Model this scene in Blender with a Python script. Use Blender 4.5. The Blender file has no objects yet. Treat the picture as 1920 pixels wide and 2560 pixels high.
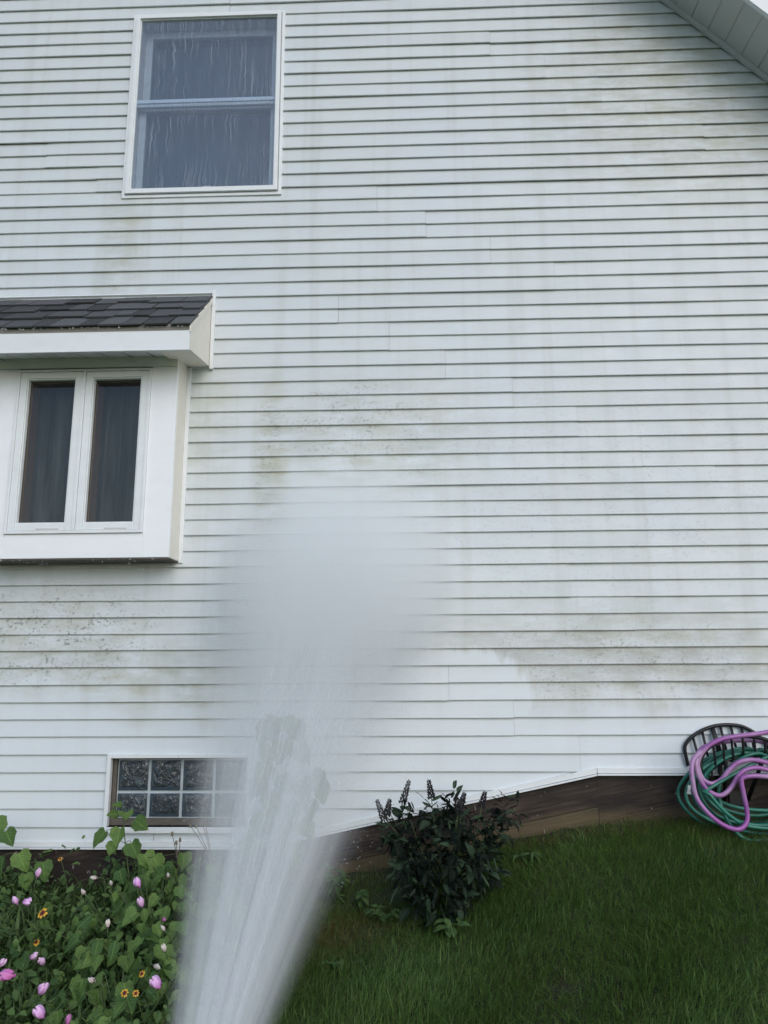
import bpy, bmesh, math, random
import numpy as np
from mathutils import Vector, Matrix, noise as mnoise

random.seed(7); RNG = np.random.default_rng(7)
S = bpy.context.scene
COL = S.collection
R = math.radians

# ------------------------------------------------------------------ camera
cam = bpy.data.cameras.new('camera'); camo = bpy.data.objects.new('camera', cam); COL.objects.link(camo)
F_ = Vector((-0.03060919, 0.98030356, 0.19511022)); R_ = Vector((0.99944992, 0.03251072, -0.00655026)); U_ = Vector((0.01276442, -0.1948024, 0.98075945))
camo.matrix_world = Matrix(((R_.x, U_.x, -F_.x, 0), (R_.y, U_.y, -F_.y, -4.5391), (R_.z, U_.z, -F_.z, 1.0633), (0, 0, 0, 1)))
cam.sensor_fit = 'HORIZONTAL'; cam.sensor_width = 36; cam.lens = 1834.37 / 1920 * 36
cam.clip_start = .05; cam.clip_end = 2000
S.camera = camo

# ------------------------------------------------------------------ sky, sun, exposure (bright overcast, house side in open shade)
SUN_EL, SUN_AZ = 34, 152          # azimuth: compass angle of the sun seen from the house (180 = straight in front of the wall)
world = bpy.data.worlds.new('World'); S.world = world; world.use_nodes = True
wn = world.node_tree; bg = wn.nodes['Background']
sky = wn.nodes.new('ShaderNodeTexSky'); sky.sky_type = 'NISHITA'; sky.sun_disc = False
sky.sun_elevation = R(SUN_EL); sky.sun_rotation = R(SUN_AZ); sky.air_density = 1.0; sky.dust_density = 1.2; sky.ozone_density = 1.0
wn.links.new(sky.outputs[0], bg.inputs[0]); bg.inputs[1].default_value = 0.145
sl = bpy.data.lights.new('sun', 'SUN'); sl.energy = 0.75; sl.angle = R(50); sl.color = (1, 1, .995)
so = bpy.data.objects.new('sun', sl); COL.objects.link(so)
sd = Vector((math.sin(R(SUN_AZ)) * math.cos(R(SUN_EL)), math.cos(R(SUN_AZ)) * math.cos(R(SUN_EL)), math.sin(R(SUN_EL))))
so.rotation_euler = sd.to_track_quat('Z', 'Y').to_euler()
S.view_settings.view_transform = 'Standard'; S.view_settings.look = 'None'; S.view_settings.gamma = 1
S.view_settings.use_curve_mapping = False; S.view_settings.exposure = 0.33
S.render.engine = 'CYCLES'
S.cycles.max_bounces = 16; S.cycles.transparent_max_bounces = 24; S.cycles.volume_bounces = 14
S.cycles.volume_step_rate = 1.0; S.cycles.volume_max_steps = 256

# ------------------------------------------------------------------ node helpers
class NT:
    def __init__(s, name, color=(.5, .5, .5), rough=.6):
        s.m = bpy.data.materials.new(name); s.m.use_nodes = True
        s.t = s.m.node_tree; s.b = s.t.nodes['Principled BSDF']; s.out = s.t.nodes['Material Output']
        s.b.inputs['Base Color'].default_value = (*color, 1); s.b.inputs['Roughness'].default_value = rough
    def put(s, sock, v):
        if isinstance(v, bpy.types.NodeSocket): s.t.links.new(v, sock)
        elif v is not None:
            if sock.type == 'RGBA' and len(v) == 3: v = (*v, 1)
            sock.default_value = v
    def n(s, typ, ins=None, out=0, **props):
        nd = s.t.nodes.new('ShaderNode' + typ)
        for k, v in props.items(): setattr(nd, k, v)
        for k, v in (ins or {}).items(): s.put(nd.inputs[k], v)
        return nd.outputs[out]
    def math(s, op, a, b=None, c=None, clamp=False):
        return s.n('Math', {i: v for i, v in enumerate((a, b, c)) if v is not None}, operation=op, use_clamp=clamp)
    def vmath(s, op, a, b=None, out=0):
        return s.n('VectorMath', {i: v for i, v in enumerate((a, b)) if v is not None}, out=out, operation=op)
    def mix(s, f, a, b, blend='MIX'):
        nd = s.t.nodes.new('ShaderNodeMix'); nd.data_type = 'RGBA'; nd.blend_type = blend
        s.put(nd.inputs[0], f); s.put(nd.inputs[6], a); s.put(nd.inputs[7], b); return nd.outputs[2]
    def rng(s, v, a, b, c=0., d=1., smooth=False):
        return s.n('MapRange', {0: v, 1: a, 2: b, 3: c, 4: d}, interpolation_type='SMOOTHSTEP' if smooth else 'LINEAR')
    def noise(s, vec, scale, detail=4, rough=.55, out=0, dist=0.):
        return s.n('TexNoise', {'Vector': vec, 'Scale': scale, 'Detail': detail, 'Roughness': rough, 'Distortion': dist}, out=out)
    def pos(s): return s.n('NewGeometry', out=0)
    def obj(s): return s.n('TexCoord', out=3)
    def rand(s): return s.n('ObjectInfo', out=5)
    def sep(s, v):
        nd = s.t.nodes.new('ShaderNodeSeparateXYZ'); s.t.links.new(v, nd.inputs[0]); return nd.outputs
    def xyz(s, x, y, z): return s.n('CombineXYZ', {0: x, 1: y, 2: z})
    def scale(s, v, sc): return s.vmath('MULTIPLY', v, sc)
    def bump(s, h, strength, dist=.01):
        s.put(s.b.inputs['Normal'], s.n('Bump', {'Height': h, 'Strength': strength, 'Distance': dist}))
    def base(s, v): s.put(s.b.inputs['Base Color'], v)
    def rough(s, v): s.put(s.b.inputs['Roughness'], v)

H = 0.1016                                          # one siding course
# ------------------------------------------------------------------ materials
def m_siding():
    k = NT('siding_vinyl', (.7, .72, .73), .5)
    P = k.pos(); x, y, z = k.sep(P)
    def blob(cx, cz, rx, rz):
        d = k.vmath('LENGTH', k.vmath('MULTIPLY', k.vmath('SUBTRACT', P, (cx, 0, cz)), (1 / rx, 0, 1 / rz)), out=1)
        return k.rng(d, 1., .25, 0, 1, True)
    t = k.math('FRACT', k.math('DIVIDE', z, H))      # 0 at a lip, 1 under the lip above
    low = k.noise(k.scale(P, (1.1, 1, 1.6)), 1.0, 5, .6)
    tone = k.mix(k.rng(low, .3, .7, 0, 1), (.602, .650, .688), (.606, .652, .655))
    var = k.rng(k.rand(), 0, 1, .965, 1.02)
    tone = k.mix(1., tone, k.xyz(var, var, var), 'MULTIPLY')
    # rinsed clean along the bottom
    clean = k.rng(k.math('ADD', z, k.math('MULTIPLY', k.math('SUBTRACT', k.noise(k.scale(P, (3, 1, 1.2)), 1.5, 4), .5), .7)), .95, .62, 0, 1, True)
    clean = k.math('ADD', clean, k.math('MULTIPLY', k.rng(k.math('ADD', blob(.25, .84, .75, .42), k.math('MULTIPLY', k.math('SUBTRACT', k.noise(k.scale(P, (5, 1, 1.6)), 2.2, 6, .65), .5), 1.3)), .34, .58), .9), clamp=True)
    # faint wash streaks running down the wall
    drip = k.noise(k.scale(P, (9, 1, .35)), 1.0, 4, .6)
    tone = k.mix(k.rng(drip, .50, .72, 0, .38), tone, (.45, .48, .445))
    # green film
    film = k.math('ADD', k.math('MULTIPLY', blob(-1.93, 3.75, .22, .9), .45), k.math('MULTIPLY', blob(-.86, 2.15, .17, 1.0), .75))
    film = k.math('ADD', film, k.math('MULTIPLY', blob(-1.3, 2.5, .30, .9), .30))
    film = k.math('ADD', film, k.math('MULTIPLY', blob(-.2, 2.45, .95, .55), .42))
    film = k.math('ADD', film, k.math('ADD', k.math('MULTIPLY', blob(2.0, 4.95, 1.5, 1.2), .55), .11))
    film = k.math('ADD', film, k.math('MULTIPLY', blob(-1.4, .85, .85, .38), .55))
    film = k.math('ADD', film, k.math('MULTIPLY', blob(1.3, 1.0, 1.5, .55), .55))
    film = k.math('ADD', film, k.math('MULTIPLY', blob(-2.3, 1.15, 1.2, .5), .45))
    fn = k.noise(k.scale(P, (2.5, 1, 7)), 1.6, 6, .65)
    film = k.math('MULTIPLY', film, k.rng(fn, .34, .62, 0, 1.25))
    film = k.math('MULTIPLY', film, k.rng(t, 0, 1, .55, 1.1), clamp=True)
    film = k.math('MULTIPLY', film, k.rng(clean, 0, 1, 1, .25))
    tone = k.mix(film, tone, k.mix(k.rng(k.noise(P, 3.1, 2), .35, .65), (.345, .37, .305), (.425, .425, .325)))
    # dark mildew specks
    sp = k.math('ADD', k.math('MULTIPLY', blob(-2.25, 1.2, 1.05, .46), 1.5), k.math('MULTIPLY', blob(-.35, 2.55, .75, .42), .8))
    sp = k.math('ADD', sp, k.math('MULTIPLY', blob(1.25, .98, 1.35, .42), .9))
    sp = k.math('ADD', sp, k.math('MULTIPLY', blob(-.90, 2.1, .12, .9), .8))
    sp = k.math('ADD', sp, k.math('MULTIPLY', blob(1.2, 2.0, 2.2, 1.2), .30))
    s1 = k.rng(k.noise(k.scale(P, (1, 1, 1.25)), 48, 4, .65), .53, .64)
    s2 = k.rng(k.noise(k.scale(P, (1, 1, 1.6)), 7.5, 4, .6), .40, .62)
    sp = k.math('MULTIPLY', k.math('MULTIPLY', k.math('MULTIPLY', sp, k.rng(clean, 0, .8, 1, 0)), s1), s2, clamp=True)
    tone = k.mix(k.math('MULTIPLY', sp, .72), tone, (.13, .135, .115))
    # smoky grey band of mildew right of the spray
    sm = k.math('MULTIPLY', k.math('ADD', blob(1.55, .98, 1.35, .46), k.math('MULTIPLY', blob(.45, 1.14, .7, .2), .7)), k.rng(k.noise(k.scale(P, (2.2, 1, 9)), 1.5, 7, .72), .36, .64))
    sm = k.math('MULTIPLY', sm, k.rng(clean, 0, .8, 1, 0))
    sm = k.math('MULTIPLY', sm, k.rng(t, .1, 1, .25, 1.))
    tone = k.mix(k.math('MULTIPLY', sm, .8, clamp=True), tone, (.30, .295, .27))
    tone = k.mix(k.math('MULTIPLY', clean, .55), tone, (.655, .708, .742))
    k.base(tone)
    k.rough(k.rng(k.noise(P, 5, 3), .3, .7, .38, .58))
    grain = k.noise(k.scale(P, (6, 1, 160)), 1., 5, .6)
    wav = k.noise(k.scale(P, (1.7, 1, 5)), 1., 2, .5)
    k.bump(k.math('ADD', k.math('MULTIPLY', grain, .5), k.math('MULTIPLY', wav, 2.6)), .34, .0022)
    return k.m
def m_trim(name='white_trim', c=(.74, .775, .79), dirt=(.56, .57, .54), amt=.28, grain=False):
    k = NT(name, c, .42); P = k.pos()
    n = k.noise(k.scale(P, (3, 3, 6)), 1.7, 6, .65)
    k.base(k.mix(k.rng(n, .45, .75, 0, amt), c, dirt))
    if grain:
        k.bump(k.noise(k.scale(P, (7, 7, 190)), 1, 4), .35, .002)
    else: k.bump(k.noise(P, 40, 3), .08, .002)
    return k.m
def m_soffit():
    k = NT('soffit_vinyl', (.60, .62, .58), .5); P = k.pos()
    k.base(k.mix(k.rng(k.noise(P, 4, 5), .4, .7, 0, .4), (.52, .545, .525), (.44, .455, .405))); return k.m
def m_glass(name, streaks=0., tint=(1, 1, 1), wavy=0., rough=.01, film=0., refl=1.6):
    k = NT(name); nt = k.t; nt.nodes.remove(k.b); P = k.pos()
    fr = k.n('Fresnel', {'IOR': k.rng(k.n('NewGeometry', out=6), 0, 1, 1.52, 1 / 1.52)})
    gl = nt.nodes.new('ShaderNodeBsdfGlossy'); gl.inputs['Roughness'].default_value = rough
    tr = nt.nodes.new('ShaderNodeBsdfTransparent'); tr.inputs[0].default_value = (*tint, 1)
    if wavy:
        b = k.n('Bump', {'Height': k.noise(k.scale(P, (1, 1, .8)), wavy, 3, .5, dist=1.2), 'Strength': .9, 'Distance': .02}); nt.links.new(b, gl.inputs['Normal'])
    mx = nt.nodes.new('ShaderNodeMixShader'); nt.links.new(k.math('MULTIPLY', fr, refl, clamp=True), mx.inputs[0]); nt.links.new(tr.outputs[0], mx.inputs[1]); nt.links.new(gl.outputs[0], mx.inputs[2])
    last = mx
    if streaks or film:
        df = nt.nodes.new('ShaderNodeBsdfDiffuse'); df.inputs[0].default_value = (.46, .52, .60, 1)
        wig = k.scale(P, (1, 0, 1)); x, y, z = k.sep(P)
        xw = k.math('ADD', x, k.math('MULTIPLY', k.noise(k.scale(P, (3, 0, 4)), 2, 3), .07))
        a = k.rng(k.noise(k.xyz(k.math('MULTIPLY', xw, 82), 0., k.math('MULTIPLY', z, 2.0)), 1, 4, .75), .52, .70)
        b2 = k.rng(k.noise(k.scale(P, (4, 0, 1.4)), 1., 3), .33, .55)
        sp = k.rng(k.noise(P, 170, 2), .45, .8)
        fac = k.math('ADD', k.math('MULTIPLY', k.math('MULTIPLY', a, b2), streaks), k.math('ADD', k.math('MULTIPLY', sp, film * .8), film), clamp=True)
        m2 = nt.nodes.new('ShaderNodeMixShader'); nt.links.new(fac, m2.inputs[0]); nt.links.new(mx.outputs[0], m2.inputs[1]); nt.links.new(df.outputs[0], m2.inputs[2]); last = m2
    nt.links.new(last.outputs[0], k.out.inputs[0]); return k.m
def m_curtain(name, c1, c2):
    k = NT(name, c1, .9); P = k.obj()
    k.base(k.mix(k.rng(k.noise(k.scale(P, (14, 1, 1.2)), 1, 3), .35, .65), c1, c2)); return k.m
def m_wood(dark=(.014, .008, .006), light=(.074, .052, .038), blot=1.):
    k = NT('weathered_wood', (.1, .07, .05), .8); P = k.pos(); x, y, z = k.sep(P)
    zz = k.math('SUBTRACT', z, k.math('MULTIPLY', x, .20))
    g = k.noise(k.xyz(k.math('MULTIPLY', x, 2.2), y, k.math('MULTIPLY', zz, 55)), 1, 6, .65, dist=.4)
    c = k.mix(k.rng(g, .36, .66), dark, light)
    c = k.mix(k.rng(k.noise(k.scale(P, (1.3, 1, 3.5)), 2.1, 4), .38, .6, 0, blot), c, (.015, .010, .008))
    # sun-bleached greenish lower edge of the boards
    n2 = k.noise(k.scale(P, (2, 1, 6)), 3, 5)
    gl = k.math('SUBTRACT', z, k.n('Clamp', {0: k.math('ADD', k.math('MULTIPLY', x, .2), -.055), 1: -.3, 2: .14}))
    low = k.rng(k.math('ADD', gl, k.math('MULTIPLY', k.math('SUBTRACT', n2, .5), .10)), .080, .012)
    c = k.mix(k.math('MULTIPLY', low, .7), c, (.110, .082, .040))
    c = k.mix(k.rng(k.noise(k.scale(P, (1, 1, .5)), 38, 2), .71, .75, 0, .6), c, (.45, .43, .40))
    k.base(c); k.bump(g, .9, .006); return k.m
def m_shingle():
    k = NT('asphalt_shingle', (.05, .05, .055), .9); P = k.pos()
    r = k.rng(k.rand(), 0, 1, .5, 1.75)
    gr = k.rng(k.noise(P, 420, 2), .3, .7, .55, 1.5)
    v = k.math('MULTIPLY', r, gr)
    c = k.mix(1., (.050, .0525, .056), k.xyz(v, v, v), 'MULTIPLY')
    k.base(c); k.bump(k.noise(P, 300, 2), .7, .003); k.rough(.78); return k.m
def m_ground():
    k = NT('ground_soil', (.03, .025, .018), .95); P = k.pos()
    n = k.noise(P, 7, 8, .65); g = k.noise(P, .8, 4)
    soil = k.mix(k.rng(n, .3, .7), (.012, .010, .007), (.038, .030, .019))
    gr = k.mix(k.rng(k.noise(P, 30, 4), .3, .7), (.030, .055, .014), (.065, .105, .028))
    x, y, z = k.sep(P)
    far = k.rng(k.vmath('LENGTH', k.vmath('SUBTRACT', P, (0, 0, 0)), out=1), 3.2, 4.5)
    k.base(k.mix(k.math('MAXIMUM', far, k.rng(g, .45, .6, 0, .35)), soil, gr)); k.bump(n, .8, .03); return k.m
def m_leaf(name, c1, c2, rough=.55, vein=True, attr=False, trans=.25, spec=.3):
    k = NT(name, c1, rough)
    r = k.n('Attribute', {}, out=2, attribute_name='tint') if attr else k.rand()
    P = k.pos() if attr else k.obj()
    c = k.mix(r, c1, c2)
    if vein and not attr:
        x, y, z = k.sep(P); ax = k.math('ABSOLUTE', x)
        rib = k.rng(ax, .0, .05, 1, 0)
        side = k.math('PINGPONG', k.math('ADD', k.math('MULTIPLY', y, 1.0), k.math('MULTIPLY', ax, -.7)), .085)
        sv = k.rng(side, 0, .016, .7, 0)
        v = k.math('MAXIMUM', rib, sv)
        c = k.mix(k.math('MULTIPLY', v, .35), c, tuple(min(1, q * 2.0) for q in c2))
        blot = k.rng(k.noise(P, 2.2, 4), .5, .75, 0, .5)
        c = k.mix(blot, c, tuple(q * .55 for q in c1))
        k.bump(k.math('ADD', k.math('MULTIPLY', v, -1.), k.noise(P, 5, 3)), .35, .06)
    k.base(c)
    tl = k.t.nodes.new('ShaderNodeBsdfTranslucent'); k.put(tl.inputs[0], c)
    mx = k.t.nodes.new('ShaderNodeMixShader'); mx.inputs[0].default_value = trans
    k.t.links.new(k.b.outputs[0], mx.inputs[1]); k.t.links.new(tl.outputs[0], mx.inputs[2]); k.t.links.new(mx.outputs[0], k.out.inputs[0])
    k.b.inputs['Specular IOR Level'].default_value = spec
    return k.m
def m_petal(name, ca, cb, z0=0., z1=1.):
    k = NT(name, ca, .6); P = k.obj(); x, y, z = k.sep(P)
    f = k.rng(z, z0, z1); n = k.noise(k.scale(P, (9, 9, 1)), 1.5, 3)
    k.base(k.mix(k.math('ADD', f, k.rng(n, .3, .7, -.3, .3), clamp=True), ca, cb))
    k.b.inputs['Subsurface Weight'].default_value = 0; return k.m
def m_plain(name, c, rough=.5, metal=0., nscale=8., amt=.25):
    k = NT(name, c, rough); k.b.inputs['Metallic'].default_value = metal
    n = k.noise(k.pos(), nscale, 4)
    k.base(k.mix(k.rng(n, .35, .7, 0, amt), c, tuple(q * .55 for q in c))); return k.m
def m_hose(name, c, c2, sc):
    k = NT(name, c, .38); P = k.pos()
    n = k.noise(P, sc, 3); k.base(k.mix(k.rng(n, .35, .65), c, c2))
    k.rough(k.rng(k.noise(P, 25, 3), .3, .7, .28, .55)); return k.m

MT = dict(siding=m_siding(), trim=m_trim(), wtrim=m_trim('bay_board', (.83, .85, .87), (.68, .69, .67), .25, True), cream=m_trim('cream_return', (.77, .735, .65), (.60, .58, .50), .3),
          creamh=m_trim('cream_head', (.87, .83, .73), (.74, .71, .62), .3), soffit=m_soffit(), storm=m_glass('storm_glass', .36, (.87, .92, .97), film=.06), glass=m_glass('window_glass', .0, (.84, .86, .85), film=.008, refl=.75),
          sash=m_trim('grey_sash', (.58, .58, .57), (.40, .40, .38), .5), jamb=m_trim('jamb_wood', (.50, .47, .43), (.3, .28, .24), .5),
          brown=m_plain('brown_screen_frame', (.15, .088, .052), .6), cblue=m_curtain('blue_curtain', (.050, .062, .090), (.064, .080, .112)),
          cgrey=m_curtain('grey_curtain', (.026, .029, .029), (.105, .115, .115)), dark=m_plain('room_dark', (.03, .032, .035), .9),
          wood=m_wood(), wood2=m_wood((.030, .024, .015), (.105, .084, .052), .35), shingle=m_shingle(), ground=m_ground(), block=m_glass('block_glass', 0, (.50, .58, .62), wavy=26, rough=.05, film=.05),
          mortar=m_plain('block_joint', (.50, .56, .60), .6, amt=.4), oldwood=m_plain('grey_wood', (.125, .110, .092), .85, amt=.6, nscale=20),
          sheath=m_plain('sheathing', (.25, .24, .22), .9), black=m_plain('black_plastic', (.006, .006, .008), .5), roof=m_plain('roof_dark', (.05, .05, .055), .9))

# ------------------------------------------------------------------ mesh helpers
class MB:
    def __init__(s): s.v = []; s.f = []
    def add(s, vs, fs):
        o = len(s.v); s.v += [tuple(v) for v in vs]; s.f += [tuple(i + o for i in f) for f in fs]; return s
    def box(s, x0, x1, y0, y1, z0, z1):
        return s.add([(x0, y0, z0), (x1, y0, z0), (x1, y1, z0), (x0, y1, z0), (x0, y0, z1), (x1, y0, z1), (x1, y1, z1), (x0, y1, z1)],
                     [(3, 2, 1, 0), (4, 5, 6, 7), (0, 1, 5, 4), (1, 2, 6, 5), (2, 3, 7, 6), (3, 0, 4, 7)])
    def prism(s, poly, d):                           # poly: 3D points, extruded by vector d
        n = len(poly); a = [Vector(p) for p in poly]; d = Vector(d)
        return s.add(a + [p + d for p in a], [tuple(range(n - 1, -1, -1)), tuple(range(n, 2 * n))] + [(i, (i + 1) % n, (i + 1) % n + n, i + n) for i in range(n)])
    def bar(s, a, b, w, t, up=(0, 0, 1)):
        a, b = Vector(a), Vector(b); d = (b - a).normalized(); u = Vector(up); sx = d.cross(u)
        sx = sx.normalized() if sx.length > 1e-4 else Vector((1, 0, 0)); u = sx.cross(d)
        q = [sx * w / 2 + u * t / 2, -sx * w / 2 + u * t / 2, -sx * w / 2 - u * t / 2, sx * w / 2 - u * t / 2]
        return s.add([a + p for p in q] + [b + p for p in q], [(0, 1, 2, 3), (7, 6, 5, 4), (0, 4, 5, 1), (1, 5, 6, 2), (2, 6, 7, 3), (3, 7, 4, 0)])
    def tube(s, pts, rad, n=8, taper=None):
        pts = [Vector(p) for p in pts]; N = len(pts); vs = []; fs = []; prev = None
        for i, p in enumerate(pts):
            d = (pts[min(i + 1, N - 1)] - pts[max(i - 1, 0)]).normalized()
            if prev is None: u = d.orthogonal().normalized()
            else:
                u = prev - d * prev.dot(d); u = u.normalized() if u.length > 1e-6 else d.orthogonal().normalized()
            prev = u; w = d.cross(u); r = rad if taper is None else rad + (taper - rad) * i / (N - 1)
            for j in range(n):
                a = 2 * math.pi * j / n; vs.append(p + (u * math.cos(a) + w * math.sin(a)) * r)
        for i in range(N - 1):
            for j in range(n): fs.append((i * n + j, i * n + (j + 1) % n, (i + 1) * n + (j + 1) % n, (i + 1) * n + j))
        fs += [tuple(range(n - 1, -1, -1)), tuple((N - 1) * n + j for j in range(n))]
        return s.add(vs, fs)
    def mesh(s, name, smooth=False):
        me = bpy.data.meshes.new(name); me.from_pydata(s.v, [], s.f); me.update()
        if smooth: me.polygons.foreach_set('use_smooth', [True] * len(me.polygons))
        return me
    def build(s, name, mat, parent=None, bevel=0., smooth=False):
        return link(name, s.mesh(name, smooth), mat, parent, bevel)
def link(name, me, mat, parent=None, bevel=0.):
    o = bpy.data.objects.new(name, me); COL.objects.link(o)
    if mat is not None and not me.materials: me.materials.append(mat)
    if parent is not None: o.parent = parent
    if bevel:
        b = o.modifiers.new('bevel', 'BEVEL'); b.width = bevel; b.segments = 2; b.limit_method = 'ANGLE'
    return o
def empty(name, loc=(0, 0, 0), parent=None):
    o = bpy.data.objects.new(name, None); COL.objects.link(o); o.location = loc; o.empty_display_size = .1
    if parent is not None: o.parent = parent
    return o
def tag(o, label=None, cat=None, group=None, kind=None):
    for k, v in (('label', label), ('category', cat), ('group', group), ('kind', kind)):
        if v: o[k] = v
    return o
def frame(mb, x0, x1, z0, z1, wl, wr, wb, wt, y0, y1):   # rectangular ring of four butted boards
    mb.box(x0, x0 + wl, y0, y1, z0, z1); mb.box(x1 - wr, x1, y0, y1, z0, z1)
    mb.box(x0 + wl, x1 - wr, y0, y1, z0, z0 + wb); mb.box(x0 + wl, x1 - wr, y0, y1, z1 - wt, z1); return mb
def spline(pts, sub=6):
    P = [Vector(p) for p in pts]; out = []
    for i in range(len(P) - 1):
        a, b, c, d = P[max(i - 1, 0)], P[i], P[i + 1], P[min(i + 2, len(P) - 1)]
        for j in range(sub):
            t = j / sub
            out.append(.5 * ((2 * b) + (c - a) * t + (2 * a - 5 * b + 4 * c - d) * t * t + (3 * b - a - 3 * c + d) * t ** 3))
    return out + [P[-1]]

# ------------------------------------------------------------------ ground
GX = [-1.5, -.386, .676, 1.084, 1.55, 3.0]; GZ = [-.27, -.144, .038, .129, .16, .25]
def g_np(x, y):
    w = (np.interp(x - .12, GX, GZ) + np.interp(x, GX, GZ) + np.interp(x + .12, GX, GZ)) / 3
    yy = np.minimum(y, 0)
    return w * np.exp(np.minimum(0, (yy + 2) / 8)) - .52 * (1 - np.exp(yy / 2.)) + .012 * np.sin(x * 3.1 + y * 2) * np.cos(y * 4.3)
def g(x, y): return float(g_np(np.array([x]), np.array([y]))[0])
def make_ground():
    a = np.concatenate([-np.geomspace(400, 4.2, 24), np.linspace(-4, 4, 101), np.geomspace(4.2, 400, 24)])
    b = np.concatenate([-np.geomspace(400, 3.2, 24), np.linspace(-3, .3, 45), np.geomspace(.5, 300, 20)])
    X, Y = np.meshgrid(a, b); Z = g_np(X, Y)
    near = (np.abs(X) < 4.1) & (Y > -3.1) & (Y < .3)
    Z = Z + np.where(near, RNG.normal(0, .006, X.shape), 0)
    n = len(a); vs = np.stack([X.ravel(), Y.ravel(), Z.ravel()], 1).tolist()
    fs = [(j * n + i, j * n + i + 1, (j + 1) * n + i + 1, (j + 1) * n + i) for j in range(len(b) - 1) for i in range(n - 1)]
    me = bpy.data.meshes.new('ground'); me.from_pydata(vs, [], fs); me.polygons.foreach_set('use_smooth', [True] * len(fs))
    o = link('ground', me, MT['ground']); tag(o, kind='structure')
make_ground()

# ------------------------------------------------------------------ house
house = empty('house')
tag(house, 'white house gable wall with mildewed vinyl siding, two windows and a box bay', 'house')
WX0, WX1, RX, RZ = -6.5, 4.0, -1.25, 8.86            # wall ends, ridge
EAVE = RZ - (WX1 - RX) * 1.0
RA = (1.863, 5.711); RK = 1.038
def rake(x): return RA[1] - (x - RA[0]) * RK if x > RX else RA[1] - (RX - RA[0]) * RK - (RX - x) * RK
ZR = rake(RX)
OPEN = [(-1.93, -.853, 4.225, 5.69), (-2.59, -1.45, 1.69, 3.40), (-1.775, -.955, .10, .495)]   # openings cut through siding and sheathing
def base_z(x):                                      # lower edge of the siding
    return min(max(-.011, .065 + (x + .504) * .2052), .392)
# sheathing with openings, side walls and back
def make_wall():
    bm = bmesh.new()
    xs = sorted({WX0, WX1, RX} | {o[0] for o in OPEN} | {o[1] for o in OPEN})
    zs = sorted({-.45, 12.} | {o[2] for o in OPEN} | {o[3] for o in OPEN})
    for i in range(len(xs) - 1):
        for j in range(len(zs) - 1):
            cx, cz = (xs[i] + xs[i + 1]) / 2, (zs[j] + zs[j + 1]) / 2
            if any(o[0] < cx < o[1] and o[2] < cz < o[3] for o in OPEN): continue
            v = [bm.verts.new(p) for p in ((xs[i], .012, zs[j]), (xs[i + 1], .012, zs[j]), (xs[i + 1], .012, zs[j + 1]), (xs[i], .012, zs[j + 1]))]
            bm.faces.new(v)
    bmesh.ops.remove_doubles(bm, verts=bm.verts, dist=1e-4)
    for nx, px in ((RK, RA[0]), (-RK, 2 * RX - RA[0])):
        bmesh.ops.bisect_plane(bm, geom=bm.verts[:] + bm.edges[:] + bm.faces[:], plane_co=(px, 0, RA[1] - .003), plane_no=(nx, 0, 1), clear_outer=True)
    e0, e1 = rake(WX0), rake(WX1); D = 9
    for q in (((WX0, .012, -.45), (WX0, D, -.45), (WX0, D, e0), (WX0, .012, e0)), ((WX1, .012, -.45), (WX1, D, -.45), (WX1, D, e1), (WX1, .012, e1)),
              ((WX0, D, -.45), (WX1, D, -.45), (WX1, D, e1), (RX, D, ZR), (WX0, D, e0))):
        bm.faces.new([bm.verts.new(p) for p in q])
    me = bpy.data.meshes.new('wall'); bm.to_mesh(me); bm.free()
    return link('wall', me, MT['sheath'], house)
wall = make_wall()

# siding: every double-course panel is its own piece
SEAM = {2: .998, 3: .621, 4: .241, 5: 1.75, 6: 1.38, 7: .998, 8: 2.72, 9: 2.35, 10: 1.94, 11: 1.49, 12: 1.098, 13: .697, 14: .266, 15: -.10, 16: -.437, 17: 1.008, 18: .589,
        19: .157, 20: -.175, 21: 2.46, 22: 2.082, 23: 1.704, 24: 1.398, 25: 1.02, 26: .64}
def course_profile(z0):
    return [(z0 + .004, -.003), (z0, -.0060), (z0 + .0005, -.0158), (z0 + .004, -.0170), (z0 + H * .5, -.0100), (z0 + H + .003, -.0025)]
def clip_profile(pr, za, zb):
    out = []
    for i in range(len(pr) - 1):
        (z0, y0), (z1, y1) = pr[i], pr[i + 1]
        lo, hi = max(min(z0, z1), za), min(max(z0, z1), zb)
        if hi - lo < 1e-6: continue
        L = lambda z: y0 + (y1 - y0) * (z - z0) / (z1 - z0)
        a, b = (lo, hi) if z1 > z0 else (hi, lo)
        out.append(((a, L(a)), (b, L(b))))
    return out
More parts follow.
